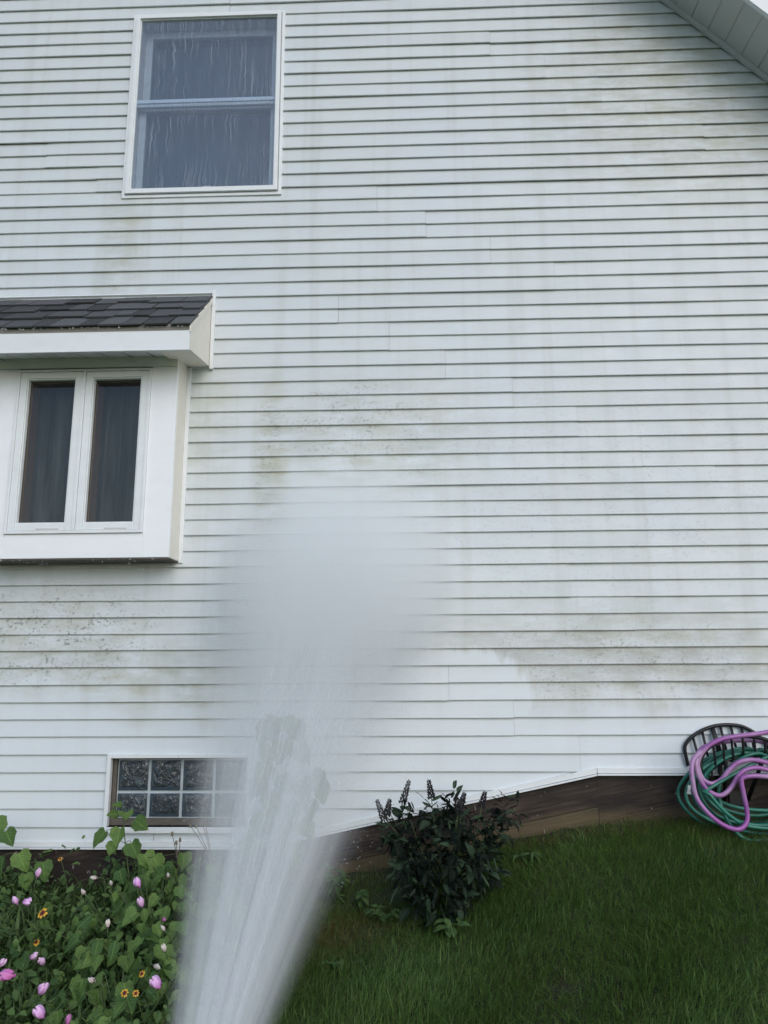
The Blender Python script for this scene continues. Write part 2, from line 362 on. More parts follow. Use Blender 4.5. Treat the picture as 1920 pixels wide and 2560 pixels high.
def siding_panel(j, xa, xb, yoff, zoff, seed):
    bm = bmesh.new(); z0 = 2 * j * H
    cuts = sorted({xa, xb} | {c for o in OPEN for c in o[:2] if xa < c < xb} | {c for c in (-.874, 1.089, RX) if xa < c < xb})
    for a, b in zip(cuts, cuts[1:]):
        mid = (a + b) / 2; tmp = bmesh.new()
        holes = sorted((o[2], o[3]) for o in OPEN if o[0] < mid < o[1])
        n = max(1, int((b - a) / .22)); xs = np.linspace(a, b, n + 1)
        for c in (0, 1):
            pr = course_profile(z0 + c * H); spans = []; z = z0 + c * H - .001
            for h0, h1 in holes + [(99, 99)]:
                if h0 > z: spans.append((z, h0))
                z = max(z, h1)
            for za, zb in spans:
                for (p0, p1) in clip_profile(pr, za, zb):
                    rows = []
                    for p in (p0, p1):
                        rows.append([tmp.verts.new((x, p[1] + yoff + .0032 * mnoise.noise((x * 1.3, j * 3.7 + c, seed)), p[0] + zoff + .0030 * mnoise.noise((x * .8, j * 2.1 + c * .5, seed + 5)))) for x in xs])
                    for i in range(n): tmp.faces.new((rows[0][i], rows[0][i + 1], rows[1][i + 1], rows[1][i]))
        bmesh.ops.remove_doubles(tmp, verts=tmp.verts, dist=2e-5)
        def cut(co, no):
            if tmp.verts: bmesh.ops.bisect_plane(tmp, geom=tmp.verts[:] + tmp.edges[:] + tmp.faces[:], plane_co=co, plane_no=no, clear_outer=True)
        if z0 < .45:
            if -.874 < mid < 1.089: cut((-.504, 0, .065 + .012), (.2052, 0, -1))
            elif mid > 1.089: cut((2, 0, .405), (0, 0, -1))
        if z0 + 2 * H > 3:
            cut((RA[0], 0, RA[1]), (RK, 0, 1)) if mid > RX else cut((2 * RX - RA[0], 0, RA[1]), (-RK, 0, 1))
        me = bpy.data.meshes.new('t'); tmp.to_mesh(me); tmp.free(); bm.from_mesh(me); bpy.data.meshes.remove(me)
    if not bm.faces: bm.free(); return
    bmesh.ops.remove_doubles(bm, verts=bm.verts, dist=2e-5)
    bmesh.ops.recalc_face_normals(bm, faces=bm.faces)
    # make sure panels face outward (-Y)
    if sum(f.normal.y * f.calc_area() for f in bm.faces) > 0: bmesh.ops.reverse_faces(bm, faces=bm.faces)
    bm.verts.ensure_lookup_table(); bm.verts.index_update(); lab = [-1] * len(bm.verts); cnt = 0
    for v in bm.verts:                               # a window can cut a panel into separate pieces
        if lab[v.index] >= 0: continue
        st = [v]; lab[v.index] = cnt
        while st:
            q = st.pop()
            for e in q.link_edges:
                o = e.other_vert(q)
                if lab[o.index] < 0: lab[o.index] = cnt; st.append(o)
        cnt += 1
    for c in range(cnt):
        ids = [i for i, l in enumerate(lab) if l == c]; mp = {i: n for n, i in enumerate(ids)}
        fs = [[mp[v.index] for v in f.verts] for f in bm.faces if lab[f.verts[0].index] == c]
        me = bpy.data.meshes.new('siding_panel'); me.from_pydata([bm.verts[i].co[:] for i in ids], [], fs); me.update()
        link('siding_panel', me, MT['siding'], wall)
    bm.free()
for j in range(0, 45):
    s = SEAM.get(j, 3.1 + (j % 3) * .25)
    ed = [WX0] + [s + k * 4.6 for k in range(-3, 3) if WX0 + .2 < s + k * 4.6 < WX1 - .2] + [WX1]
    for i, (a, b) in enumerate(zip(ed, ed[1:])):
        siding_panel(j, a + (.0006 if i else 0), b - .0006, -.0030 if i % 2 else .0, random.uniform(-.0018, .0018), j * 7 + i * 3.3)

# base trim (white) and brown skirt boards below it
def strip(poly_bottom, h0, h1, y0, y1):               # extruded band following a polyline (x, z)
    mb = MB()
    for (xa, za), (xb, zb) in zip(poly_bottom, poly_bottom[1:]):
        mb.prism([(xa, y0, za + h0), (xb, y0, zb + h0), (xb, y0, zb + h1), (xa, y0, za + h1)], (0, y1 - y0, 0))
    return mb
B0 = [(-6.5, -.011), (-.874, -.011)]; B1 = [(-.872, -.011), (1.086, .391)]; B2 = [(1.089, .392), (4.0, .392)]
for bb in (B0, B1, B2):
    t = strip(bb, .006, .036, -.027, .0).build('base_trim', MT['trim'], house, .0015)
    strip(bb, -.006, .0035, -.036, .0).build('drip_lip', MT['trim'], t, .001)
def skirt(bb, drop, top=-.008, hgt=None, y0=-.014, mat='wood'):
    mb = MB(); (xa, za), (xb, zb) = bb; n = 10
    for i in range(n):
        u, v = i / n, (i + 1) / n; x0, x1 = xa + (xb - xa) * u, xa + (xb - xa) * v
        z0, z1 = za + (zb - za) * u + top, za + (zb - za) * v + top
        b0, b1 = (g(x0, 0) - drop, g(x1, 0) - drop) if hgt is None else (z0 - hgt, z1 - hgt)
        mb.prism([(x0, y0, b0), (x1, y0, b1), (x1, y0, z1), (x0, y0, z0)], (0, .010 - y0, 0))
    return mb.build('skirt_board', MT[mat], house)
skirt([(-6.5, -.011), (-.876, -.011)], .06); skirt([(-.872, -.011), (1.0866, .391)], .06, hgt=.168); skirt([(-.872, -.011), (1.0866, .391)], .06, top=-.179, y0=-.011, mat='wood2'); skirt([(1.0875, .392), (4.0, .392)], .06)

# roof slabs, rake soffits, fascia
OV = .40
def rake_part(sgn):
    # local: s along the slope downwards from the ridge, in wall plane; mirrored for the left side
    L = math.hypot(WX1 + .45 - RX, (WX1 + .45 - RX) * RK); ux, uz = (1 / math.hypot(1, RK)), -(RK / math.hypot(1, RK)); nx, nz = -uz, ux
    def pt(s, y, up): return (RX + sgn * (ux * s + nx * up), y, ZR + uz * s + nz * up)
    def slab(s0, s1, y0, y1, u0, u1): return MB().prism([pt(s0, y0, u0), pt(s1, y0, u0), pt(s1, y0, u1), pt(s0, y0, u1)], (0, y1 - y0, 0))
    rf = slab(0, L, -OV - .02, 9.4, .16, .22).build('roof', MT['roof'], house)
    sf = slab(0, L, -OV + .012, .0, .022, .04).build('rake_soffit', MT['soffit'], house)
    s0 = (RA[0] - RX) / ux - 1.2; k = 0; off = .094
    s = off + (s0 // .1508) * .1508 - .1508 * 12
    while s < L:
        a = max(s, .02); b = s + .1508
        if b > a + .03 and b < L:
            mb = MB()
            # panel: flat with a V groove at one side
            prof = [(a, .016), (a + .006, .0205), (a + .012, .016), (a + .014, .0135), (b - .004, .0135), (b, .016)]
            vs = [pt(q, -OV + .012, u) for q, u in prof] + [pt(q, -.03, u) for q, u in prof]; n = len(prof)
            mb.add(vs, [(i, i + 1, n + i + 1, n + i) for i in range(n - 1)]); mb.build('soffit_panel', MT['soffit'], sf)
        s += .1508
    slab(0, L, -OV - .016, -OV + .012, -.012, .16).build('rake_fascia', MT['trim'], house)
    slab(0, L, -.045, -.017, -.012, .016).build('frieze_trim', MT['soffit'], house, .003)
rake_part(1); rake_part(-1)

# ------------------------------------------------------------------ upper double-hung window
def curtain(name, x0, x1, z0, z1, y, amp, nf, mat, parent, seed=0):
    n = 90; mb = MB(); rnd = random.Random(seed); ph = [rnd.uniform(0, 6) for _ in range(3)]
    vs = []
    for i in range(n + 1):
        u = i / n; x = x0 + (x1 - x0) * u
        for k in range(5):
            w = k / 4; yy = y + amp * (math.sin(u * nf * 6.28 + ph[0] + .3 * w) * .6 + math.sin(u * nf * 2.7 * 6.28 + ph[1] - .4 * w) * .25) * (.7 + .3 * (1 - w))
            vs.append((x, yy, z0 + (z1 - z0) * w))
    mb.add(vs, [(i * 5 + k, (i + 1) * 5 + k, (i + 1) * 5 + k + 1, i * 5 + k + 1) for i in range(n) for k in range(4)])
    return mb.build(name, mat, parent, smooth=True)
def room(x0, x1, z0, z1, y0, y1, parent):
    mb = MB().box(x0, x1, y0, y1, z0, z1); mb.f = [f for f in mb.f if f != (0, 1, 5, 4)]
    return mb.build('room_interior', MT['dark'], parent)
def upper_window():
    X0, X1, Z0, Z1 = -1.952, -.836, 4.208, 5.708
    w = frame(MB(), X0, X1, Z0, Z1, .022, .022, .022, .018, -.026, .0).build('sash_window', MT['trim'], house, .002)
    frame(MB(), X0 + .0265, X1 - .0265, Z0 + .0265, Z1 - .0225, .028, .028, .034, .026, -.043, .02).build('storm_frame', MT['trim'], w, .002)
    frame(MB(), X0 + .0222, X1 - .0222, Z0 + .0222, Z1 - .0182, .0042, .0042, .0042, .0042, -.012, .0).build('casing_groove', MT['sash'], w)
    a0, a1, c0, c1 = X0 + .0545, X1 - .0545, Z0 + .0605, Z1 - .0485
    frame(MB(), a0 - .004, a1 + .004, c0 - .004, c1 + .004, .010, .010, .010, .010, -.028, -.014).build('storm_bead', MT['trim'], w)
    MB().box(a0 - .002, a1 + .002, -.0205, -.0185, c0 - .002, c1 + .002).build('storm_pane', MT['storm'], w)
    frame(MB(), a0 - .012, a1 + .012, c0 - .012, c1 + .012, .014, .014, .014, .014, .005, .13).build('jamb', MT['jamb'], w)
    zm = 4.985
    up = frame(MB(), a0 + .003, a1 - .003, zm - .03, c1 - .003, .052, .052, .038, .055, .082, .108).build('upper_sash', MT['sash'], w, .002)
    lo = frame(MB(), a0 + .003, a1 - .003, c0 + .003, zm + .012, .048, .048, .05, .042, .052, .078).build('lower_sash', MT['sash'], w, .002)
    MB().box(a0 + .05, a1 - .05, .094, .097, zm, c1 - .05).build('pane', MT['glass'], up)
    MB().box(a0 + .045, a1 - .045, .063, .066, c0 + .05, zm - .02).build('pane', MT['glass'], lo)
    MB().box(a0, a1, -.010, .012, zm - .012, zm + .016).build('meeting_rail', MT['trim'], w, .003)
    MB().box(a0, a1, -.004, .02, zm - .040, zm - .016).build('meeting_rail', MT['sash'], w, .003)
    MB().box(-1.392, -1.335, -.012, .0, c0 + .004, c0 + .03).build('latch', m_plain('latch_cream', (.62, .56, .48), .5), w, .002)
    curtain('curtain', a0 + .01, a1 - .01, c0 + .02, c1, .165, .007, 3, MT['cblue'], w, 3)
    room(a0 - .1, a1 + .1, c0 - .2, c1 + .2, .131, 1.2, w)
upper_window()

# ------------------------------------------------------------------ box bay window with shingled roof
def bay():
    YF = -.215; X0, X1, Z0, Z1 = -2.61, -1.43, 1.665, 2.95
    w = MB()
    # front face boards around the window unit
    wx0, wx1, wz0, wz1 = -2.447, -1.595, 1.815, 2.868
    bay_w = empty('bay_window', (0, 0, 0), house)
    def b(name, x0, x1, y0, y1, z0, z1, mat=MT['wtrim'], bev=.002): return MB().box(x0, x1, y0, y1, z0, z1).build(name, mat, bay_w, bev)
    b('front_board', wx1 + .0, X1 - .001, YF, YF + .025, Z0, wz1 + .012); b('front_board', X0 + .001, wx0, YF, YF + .025, Z0, wz1 + .012)
    b('front_board', wx0 + .0005, wx1 - .0005, YF, YF + .025, Z0, wz0)
    b('head_board', X0 + .001, X1 - .001, YF - .004, YF + .025, wz1 + .0125, Z1, MT['creamh'])
    b('side_board', X1 - .026, X1, YF + .0255, -.012, Z0, Z1, MT['cream']); b('side_board', X0, X0 + .026, YF + .0255, -.012, Z0, Z1, MT['cream'])
    b('corner_trim', X1 + .0005, X1 + .026, -.030, .0, Z0 - .012, Z1 - .005, MT['trim']); b('corner_trim', X0 - .026, X0 - .0005, -.030, .0, Z0 - .012, Z1 - .005, MT['trim'])
    b('bottom_board', X0 + .004, X1 - .004, YF + .006, -.012, Z0 - .010, Z0 - .0005, MT['oldwood'])
    # casement unit: outer frame, mullion, two sashes
    frame(MB(), wx0 + .0005, wx1 - .0005, wz0 + .0005, wz1, .016, .016, .018, .014, YF - .014, YF + .06).build('window_frame', MT['trim'], bay_w, .002)
    b('mullion', -2.031, -2.011, YF - .013, YF + .06, wz0 + .019, wz1 - .0145, MT['trim'])
    for (a0, a1) in ((wx0 + .0175, -2.0325), (-2.0095, wx1 - .0175)):
        c0, c1 = wz0 + .020, wz1 - .0155
        sash = frame(MB(), a0, a1, c0, c1, .042, .042, .044, .04, YF - .008, YF + .035).build('casement_sash', MT['trim'], bay_w, .003)
        frame(MB(), a0 + .0425, a1 - .0425, c0 + .0445, c1 - .0405, .008, .008, .006, .008, YF - .001, YF + .03).build('glazing_bead', MT['trim'], sash, .002)
        frame(MB(), a0 + .051, a1 - .051, c0 + .051, c1 - .049, .012, .010, .006, .010, YF + .034, YF + .125).build('screen_frame', MT['brown'], sash)
        MB().box(a0 + .044, a1 - .044, YF + .026, YF + .029, c0 + .046, c1 - .042).build('pane', MT['glass'], sash)
        MB().box(a0 + .18, a0 + .32, YF - .0125, YF - .0082, c0 - .002, c0 + .012).build('weep_cover', MT['sash'], sash)
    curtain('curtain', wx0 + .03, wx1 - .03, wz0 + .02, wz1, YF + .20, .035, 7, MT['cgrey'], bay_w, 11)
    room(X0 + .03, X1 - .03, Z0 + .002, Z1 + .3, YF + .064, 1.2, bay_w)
    # roof
    RX0, RX1, YE, ZE, ZT = -2.755, -1.285, -.470, 3.035, 3.462
    roof = MB().prism([(RX0, YE, ZE), (RX0, -.008, ZT), (RX0, -.008, ZT - .05), (RX0, YE + .004, ZE - .03)], (RX1 - RX0, 0, 0)).build('bay_roof', MT['sheath'], house)
    def rp(name, x0, x1, y0, y1, z0, z1, mat, bev=.002): return MB().box(x0, x1, y0, y1, z0, z1).build(name, mat, roof, bev)
    rp('fascia', RX0 + .001, RX1 - .001, YE - .004, YE + .014, 2.882, 3.0, MT['trim'])
    rp('frieze', RX0 + .001, RX1 - .001, YE + .006, YE + .014, 3.0005, ZE - .002, MT['cream'])
    rp('fascia_lip', RX0 + .0005, RX1 - .0005, YE - .008, YE + .010, 2.874, 2.8815, MT['trim'], .001)
    # sloping soffit (panels) rising to the box
    n = 10; dx = (RX1 - RX0 - .02) / n
    for i in range(n):
        x0 = RX0 + .01 + i * dx + .0025
        MB().prism([(x0 + .0015, YE + .0145, 2.888), (x0 + dx - .012, YE + .0145, 2.888), (x0 + dx - .012, YF + .012, 2.951), (x0 + .0015, YF + .012, 2.951)], (0, 0, .01)).build('soffit_panel', MT['trim'], roof, .0045)
    for xs, sg in ((RX1, 1), (RX0, -1)):
        MB().prism([(xs - sg * .014, YE + .0005, 2.885), (xs - sg * .014, -.016, 2.958), (xs - sg * .014, -.016, ZT - .052), (xs - sg * .014, YE + .0005, ZE - .032)], (sg * .012, 0, 0)).build('end_panel', MT['cream'], roof, .001)
        MB().prism([(xs - sg * .20, YE + .02, 2.889), (xs - sg * .0145, YE + .02, 2.889), (xs - sg * .0145, -.016, 2.957), (xs - sg * .20, -.016, 2.957)], (0, 0, .008)).build('return_soffit', MT['cream'], roof)
        # raking end board under the shingles and wall flashing
        MB().prism([(xs - sg * .001, YE - .01, ZE - .045), (xs - sg * .001, YE - .01, ZE - .004), (xs - sg * .001, -.020, ZT - .012), (xs - sg * .001, -.020, ZT - .050)], (sg * .008, 0, 0)).build('rake_board', MT['cream'], roof, .001)
        MB().box(min(xs + sg * .0005, xs + sg * .024), max(xs + sg * .0005, xs + sg * .024), -.034, .0, 2.935, ZT + .035).build('wall_channel', MT['trim'], roof, .002)
    # shingles, each one a piece: four courses, random widths
    sv = Vector((0, -.008 - YE, ZT - ZE)); Ls = sv.length; sv.normalize(); nv = Vector((0, -sv.z, sv.y))
    expo = Ls / 4 + .001
    rnd = random.Random(5)
    for r in range(4):
        x = RX0 - .012 + rnd.uniform(-.12, -.02)
        while x < RX1 + .004:
            wdt = rnd.choice((.15, .19, .23, .12)) * rnd.uniform(.9, 1.1)
            a, bb = max(x, RX0 - .012), min(x + wdt - .0065, RX1 + .008)
            if bb - a > .025:
                st = r * expo - (.018 if r == 0 else rnd.choice((.0, .012, .022, -.012))); en = (r + 1) * expo + .03 if r < 3 else Ls - .002
                th = rnd.choice((.003, .0045, .0065)); o0 = Vector((0, YE, ZE))
                def q(u, h): return o0 + sv * u + nv * h
                lean = -.012 + .012 * rnd.uniform(-1, 1)
                p = [q(st, .0155 + th), q(en, .004 + th * .4), q(en, .001), q(st, .0110)]
                mb = MB(); vs = [Vector((a + lean, 0, 0)) + p[0], Vector((a, 0, 0)) + p[1], Vector((a, 0, 0)) + p[2], Vector((a + lean, 0, 0)) + p[3]]
                vs += [v + Vector((bb - a, 0, rnd.uniform(-.001, .0015))) for v in vs]
                mb.add(vs, [(0, 1, 2, 3), (7, 6, 5, 4), (0, 4, 5, 1), (1, 5, 6, 2), (2, 6, 7, 3), (3, 7, 4, 0)]); mb.build('shingle', MT['shingle'], roof)
            x += wdt
    MB().prism([(RX0 - .02, -.034, ZT + .012), (RX0 - .02, -.012, ZT + .030), (RX0 - .02, .0, ZT + .030), (RX0 - .02, .0, ZT - .01)], (RX1 - RX0 + .03, 0, 0)).build('head_flashing', MT['trim'], roof)
bay()
def drips():                                          # water dripping from the bay's eave and underside
    rnd = random.Random(3); mb = MB()
    def drop(p, r, L): mb.add([Vector(p) + Vector(v) for v in ((r, 0, 0), (-r, 0, 0), (0, r, 0), (0, -r, 0), (0, 0, L), (0, 0, -r))], [(0, 2, 4), (2, 1, 4), (1, 3, 4), (3, 0, 4), (2, 0, 5), (1, 2, 5), (3, 1, 5), (0, 3, 5)])
    for i in range(46): drop((rnd.uniform(-2.74, -1.30), -.492, 3.021 + rnd.uniform(-.006, .0)), rnd.uniform(.0015, .003), .006)
    for i in range(34): drop((rnd.uniform(-2.60, -1.44), -.212, 1.656 - rnd.random() ** 2 * .07), rnd.uniform(.001, .0022), rnd.uniform(.004, .014))
    k = NT('drip_water', (.85, .88, .9), .1); o = mb.build('water_drips', k.m, house, 0, True); o['kind'] = 'stuff'
drips()

# ------------------------------------------------------------------ glass block basement window
def basement():
    X0, X1, Z0, Z1 = -1.797, -.928, .072, .513
    w = frame(MB(), X0, X1, Z0 + .034, Z1, .024, .030, .0, .024, -.034, .0)
    w.f = [f for f in w.f]; w = w.build('glass_block_window', MT['trim'], house, .002)
    MB().box(X0 - .004, X1 + .004, -.040, .0, Z0, Z0 + .0335).build('sill', MT['trim'], w, .003)
    a0, a1, c0, c1 = X0 + .0245, X1 - .0305, Z0 + .034, Z1 - .0245
    fr = frame(MB(), a0, a1, c0, c1, .022, .012, .036, .010, .012, .06).build('wood_frame', MT['oldwood'], w)
    b0, b1, d0, d1 = a0 + .0225, a1 - .0125, c0 + .0365, c1 - .0105
    cw = (b1 - b0) / 4; zr = .290
    MB().box(b0, b1, .034, .080, d0, d1).build('joint_grid', MT['mortar'], w)
    wg = w
    for r, (e0, e1) in enumerate(((d0, zr), (zr, d1))):
        for c in range(4):
            x0, x1 = b0 + c * cw + .0085, b0 + (c + 1) * cw - .0085; z0, z1 = e0 + .0085, e1 - .0085
            # hollow block: raised pillow face of clear glass, dark cavity behind
            n = 8; mb = MB(); vs = []
            for i in range(n + 1):
                for k in range(n + 1):
                    u, v = i / n * 2 - 1, k / n * 2 - 1
                    e = (1 - abs(u) ** 6) * (1 - abs(v) ** 6)
                    vs.append((x0 + (x1 - x0) * i / n, .026 - .016 * e ** .5, z0 + (z1 - z0) * k / n))
            mb.add(vs, [(i * (n + 1) + k, (i + 1) * (n + 1) + k, (i + 1) * (n + 1) + k + 1, i * (n + 1) + k + 1) for i in range(n) for k in range(n)])
            o = mb.build('glass_block', MT['block'], w, smooth=True)
            cav = MB(); m_ = .015; Y1 = .0335
            cav.add([(x0, .027, z0), (x1, .027, z0), (x1, .027, z1), (x0, .027, z1), (x0 + m_, Y1, z0 + m_), (x1 - m_, Y1, z0 + m_), (x1 - m_, Y1, z1 - m_), (x0 + m_, Y1, z1 - m_)],
                    [(0, 1, 5, 4), (1, 2, 6, 5), (2, 3, 7, 6), (3, 0, 4, 7)])
            cav.build('block_edge', MT['edgeglass'], o)
            MB().add([(x0 + m_, Y1 - .0003, z0 + m_), (x1 - m_, Y1 - .0003, z0 + m_), (x1 - m_, Y1 - .0003, z1 - m_), (x0 + m_, Y1 - .0003, z1 - m_)], [(0, 1, 2, 3)]).build('block_back', MT['cavity'], o)
def m_cavity():
    k = NT('block_cavity_glints', (.01, .014, .016), .25); P = k.pos()
    n = k.noise(k.scale(P, (1, 1, .8)), 24, 3, .5, dist=1.5)
    k.base(k.mix(k.rng(n, .55, .66), (.008, .012, .012), (.17, .205, .225))); k.bump(n, .8, .02); return k.m  # sparkle of the wavy glass painted as pale flecks on the dark back
MT['cavity'] = m_cavity(); MT['edgeglass'] = m_plain('block_edge_glass', (.10, .135, .155), .25, amt=.8, nscale=60)
basement()

# ------------------------------------------------------------------ hose hanger and hoses
def hanger():
    h = empty('hose_hanger', (1.85, 0, .4))
    tag(h, 'black slatted hose hanger with arched rims fixed low on the white siding', 'hose hanger')
    off = Vector((1.85, 0, .4))
    def put(mb, name, bev=0, sm=True):
        mb.v = [tuple(Vector(v) - off) for v in mb.v]; return mb.build(name, MT['black'], h, bev, sm)
    back = [(1.612, -.03, .44), (1.600, -.03, .526), (1.612, -.03, .566), (1.65, -.03, .602), (1.707, -.03, .636), (1.785, -.03, .661), (1.855, -.03, .667), (1.923, -.03, .662), (1.976, -.03, .642), (2.03, -.03, .605), (2.075, -.03, .55), (2.09, -.03, .50), (2.085, -.03, .43)]
    front = [(1.594, -.27, .448), (1.596, -.27, .498), (1.626, -.27, .548), (1.675, -.27, .586), (1.742, -.27, .614), (1.809, -.27, .626), (1.873, -.27, .626), (1.937, -.27, .616), (1.985, -.27, .598), (2.03, -.27, .565), (2.06, -.27, .52), (2.07, -.27, .455)]
    for nm, pl in (('back_rim', back), ('front_rim', front)):
        put(MB().tube(spline(pl, 5), .0105, 8), nm)
    inner = lambda y: [(1.66, y, .40), (1.668, y, .455), (1.70, y, .478), (1.726, y, .488), (1.783, y, .503), (1.839, y, .512), (1.905, y, .516), (1.959, y, .510), (1.995, y, .49), (2.01, y, .44)]
    put(MB().tube(spline(inner(-.24), 4), .006, 6), 'trough_edge'); put(MB().tube(spline(inner(-.05), 4), .006, 6), 'trough_edge')
    fi = inner(-.24); bi = inner(-.05)
    fr = [(1.671, -.27, .579), (1.725, -.27, .603), (1.772, -.27, .617), (1.834, -.27, .624), (1.896, -.27, .622), (1.953, -.27, .611), (2.005, -.27, .585), (2.045, -.27, .535)]
    lo = [(1.682, -.245, .462), (1.730, -.245, .486), (1.783, -.245, .502), (1.839, -.245, .511), (1.905, -.245, .515), (1.959, -.245, .509), (1.988, -.245, .492), (2.005, -.245, .46)]
    for a, b in zip(fr, lo):
        put(MB().tube(spline([a, ((a[0] + b[0]) / 2, -.262, (a[2] + b[2]) / 2), b, (b[0] - .006, b[1] + .03, b[2] - .012)], 3), .0068, 6), 'slat')
    bh = [(1.652, -.03, .60), (1.709, -.03, .634), (1.765, -.03, .655), (1.815, -.03, .664), (1.875, -.03, .666), (1.935, -.03, .659), (1.99, -.03, .634)]
    bl = [(1.672, -.05, .47), (1.722, -.05, .485), (1.785, -.05, .503), (1.832, -.05, .511), (1.89, -.05, .515), (1.95, -.05, .511), (1.99, -.05, .495)]
    for i, (a, b) in enumerate(zip(bh, bl)): put(MB().bar(a, b, .013, .008, (0, 1, 0)), 'slat')
    put(MB().bar((1.772, -.028, .655), (1.80, -.045, .508), .018, .01, (0, 1, 0)), 'slat')
    for a, b in zip(fi[1:-1:2], bi[1:-1:2]): put(MB().bar((a[0], a[1] + .004, a[2]), (b[0], b[1] - .004, b[2]), .014, .006), 'trough_slat')
    put(MB().bar((1.745, -.235, .485), (1.80, -.035, .25), .018, .012, (0, 1, 0)), 'brace')
    put(MB().bar((1.95, -.235, .50), (1.93, -.035, .25), .018, .012, (0, 1, 0)), 'brace')
    put(MB().box(1.83, 1.93, -.028, -.0165, .22, .30), 'mounting_plate', .003, False)
    put(MB().box(1.78, 1.80, -.05, -.0165, .27, .52), 'mounting_plate', .002, False)
hanger()
MT['green'] = m_hose('green_hose', (.007, .095, .068), (.022, .19, .135), 4); MT['pink'] = m_hose('pink_hose', (.29, .08, .32), (.40, .25, .42), 6.)
def tube_thing(name, pts, rad, mat, label, cat, n=10):
    o = MB().tube(pts, rad, n).build(name, mat, None, 0, True); return tag(o, label, cat)
def green():
    rnd = random.Random(4); pts = []; L = 9; NP = 28
    for i in range(L):
        u = i / (L - 1)
        cx = 1.90 + rnd.uniform(-.02, .02) ; a = .362 - .03 * rnd.random() - .05 * (i % 3); y = -.085 - .022 * i
        top = .525 + .012 * (i % 2) + .010 * (i // 2 % 3) * .6; bot = [.085, .12, .20, .11, .16, .235, .13, .18, .075][i] + .0
        for k in range(NP):
            t = 2 * math.pi * k / NP
            cz = (top + bot) / 2; bz = (top - bot) / 2
            zz = cz + bz * math.cos(t); xx = cx - a * math.sin(t) * (1 + .10 * math.cos(t) * -1)
            # the top of each loop rests in the curved trough
            bulge = .07 * max(0, -math.cos(t))
            pts.append((xx + .008 * math.sin(3 * t + i), y - bulge * (.5 + .5 * u) - .022 * k / NP + .006 * math.sin(5 * t + 2 * i), zz + .006 * math.sin(4 * t + i * 1.7)))
    pts += [(1.602, -.325, .36), (1.602, -.345, .335), (1.667, -.35, .253), (1.755, -.35, .19), (1.831, -.35, .172), (1.92, -.345, .169), (2.05, -.33, .20), (2.2, -.31, .27)]
    pts = [Vector((p[0], p[1], max(p[2], g(p[0], p[1]) + .011))) for p in pts]
    o = tube_thing('garden_hose', spline(pts, 3), .0098, MT['green'], 'teal green garden hose coiled in drooping loops over the black hanger', 'hose')
    # brass-silver coupling at the loose end
    c = MB().tube([(1.500, -.335, .345), (1.502, -.335, .362), (1.506, -.335, .382)], .014, 10).tube([(1.4985, -.335, .338), (1.4995, -.335, .345)], .017, 10)
    c.build('coupling', m_plain('coupling_metal', (.75, .76, .78), .25, .8), o)
green()
def pink():
    A = [(1.962, -.30, .652), (1.877, -.30, .640), (1.796, -.30, .631), (1.714, -.30, .617), (1.647, -.30, .589), (1.595, -.30, .545), (1.568, -.30, .493), (1.573, -.30, .44), (1.595, -.30, .40), (1.638, -.30, .384), (1.688, -.30, .406), (1.73, -.30, .452), (1.782, -.30, .492), (1.848, -.30, .507), (1.905, -.30, .501), (1.945, -.30, .490)]
    B = [(1.946, -.30, .455), (1.88, -.30, .466), (1.815, -.305, .454), (1.773, -.31, .423), (1.737, -.315, .377), (1.692, -.32, .337), (1.649, -.32, .328), (1.601, -.32, .355), (1.567, -.32, .405), (1.553, -.318, .457), (1.556, -.31, .497)]
    C = [(1.91, -.36, .428), (1.845, -.36, .433), (1.787, -.36, .427), (1.768, -.36, .409), (1.77, -.365, .349), (1.778, -.365, .274), (1.776, -.37, .22), (1.751, -.38, .185), (1.709, -.385, .17), (1.648, -.385, .188), (1.59, -.38, .229), (1.542, -.37, .286), (1.519, -.36, .34), (1.511, -.36, .409), (1.514, -.35, .47), (1.537, -.33, .516), (1.60, -.29, .552)]
    lead = [(3.6, -.9, -.02), (3.2, -.75, .05), (2.7, -.5, .45), (2.4, -.36, .68), (2.15, -.31, .685)]
    lead = [(p[0], p[1], max(p[2], g(p[0], p[1]) + .013)) for p in lead]
    turn1 = [(1.985, -.298, .478), (1.99, -.298, .464)]
    over = [(1.60, -.27, .556), (1.68, -.235, .582), (1.80, -.225, .598), (1.92, -.23, .60), (2.03, -.25, .57), (2.09, -.30, .50), (2.06, -.345, .44), (1.98, -.36, .424)]
    P = lead + A + turn1 + B + over + C + [(1.68, -.20, .575)]
    tube_thing('garden_hose', spline(P, 5), .0125, MT['pink'], 'pink garden hose looped over the front of the black hanger', 'hose')
pink()

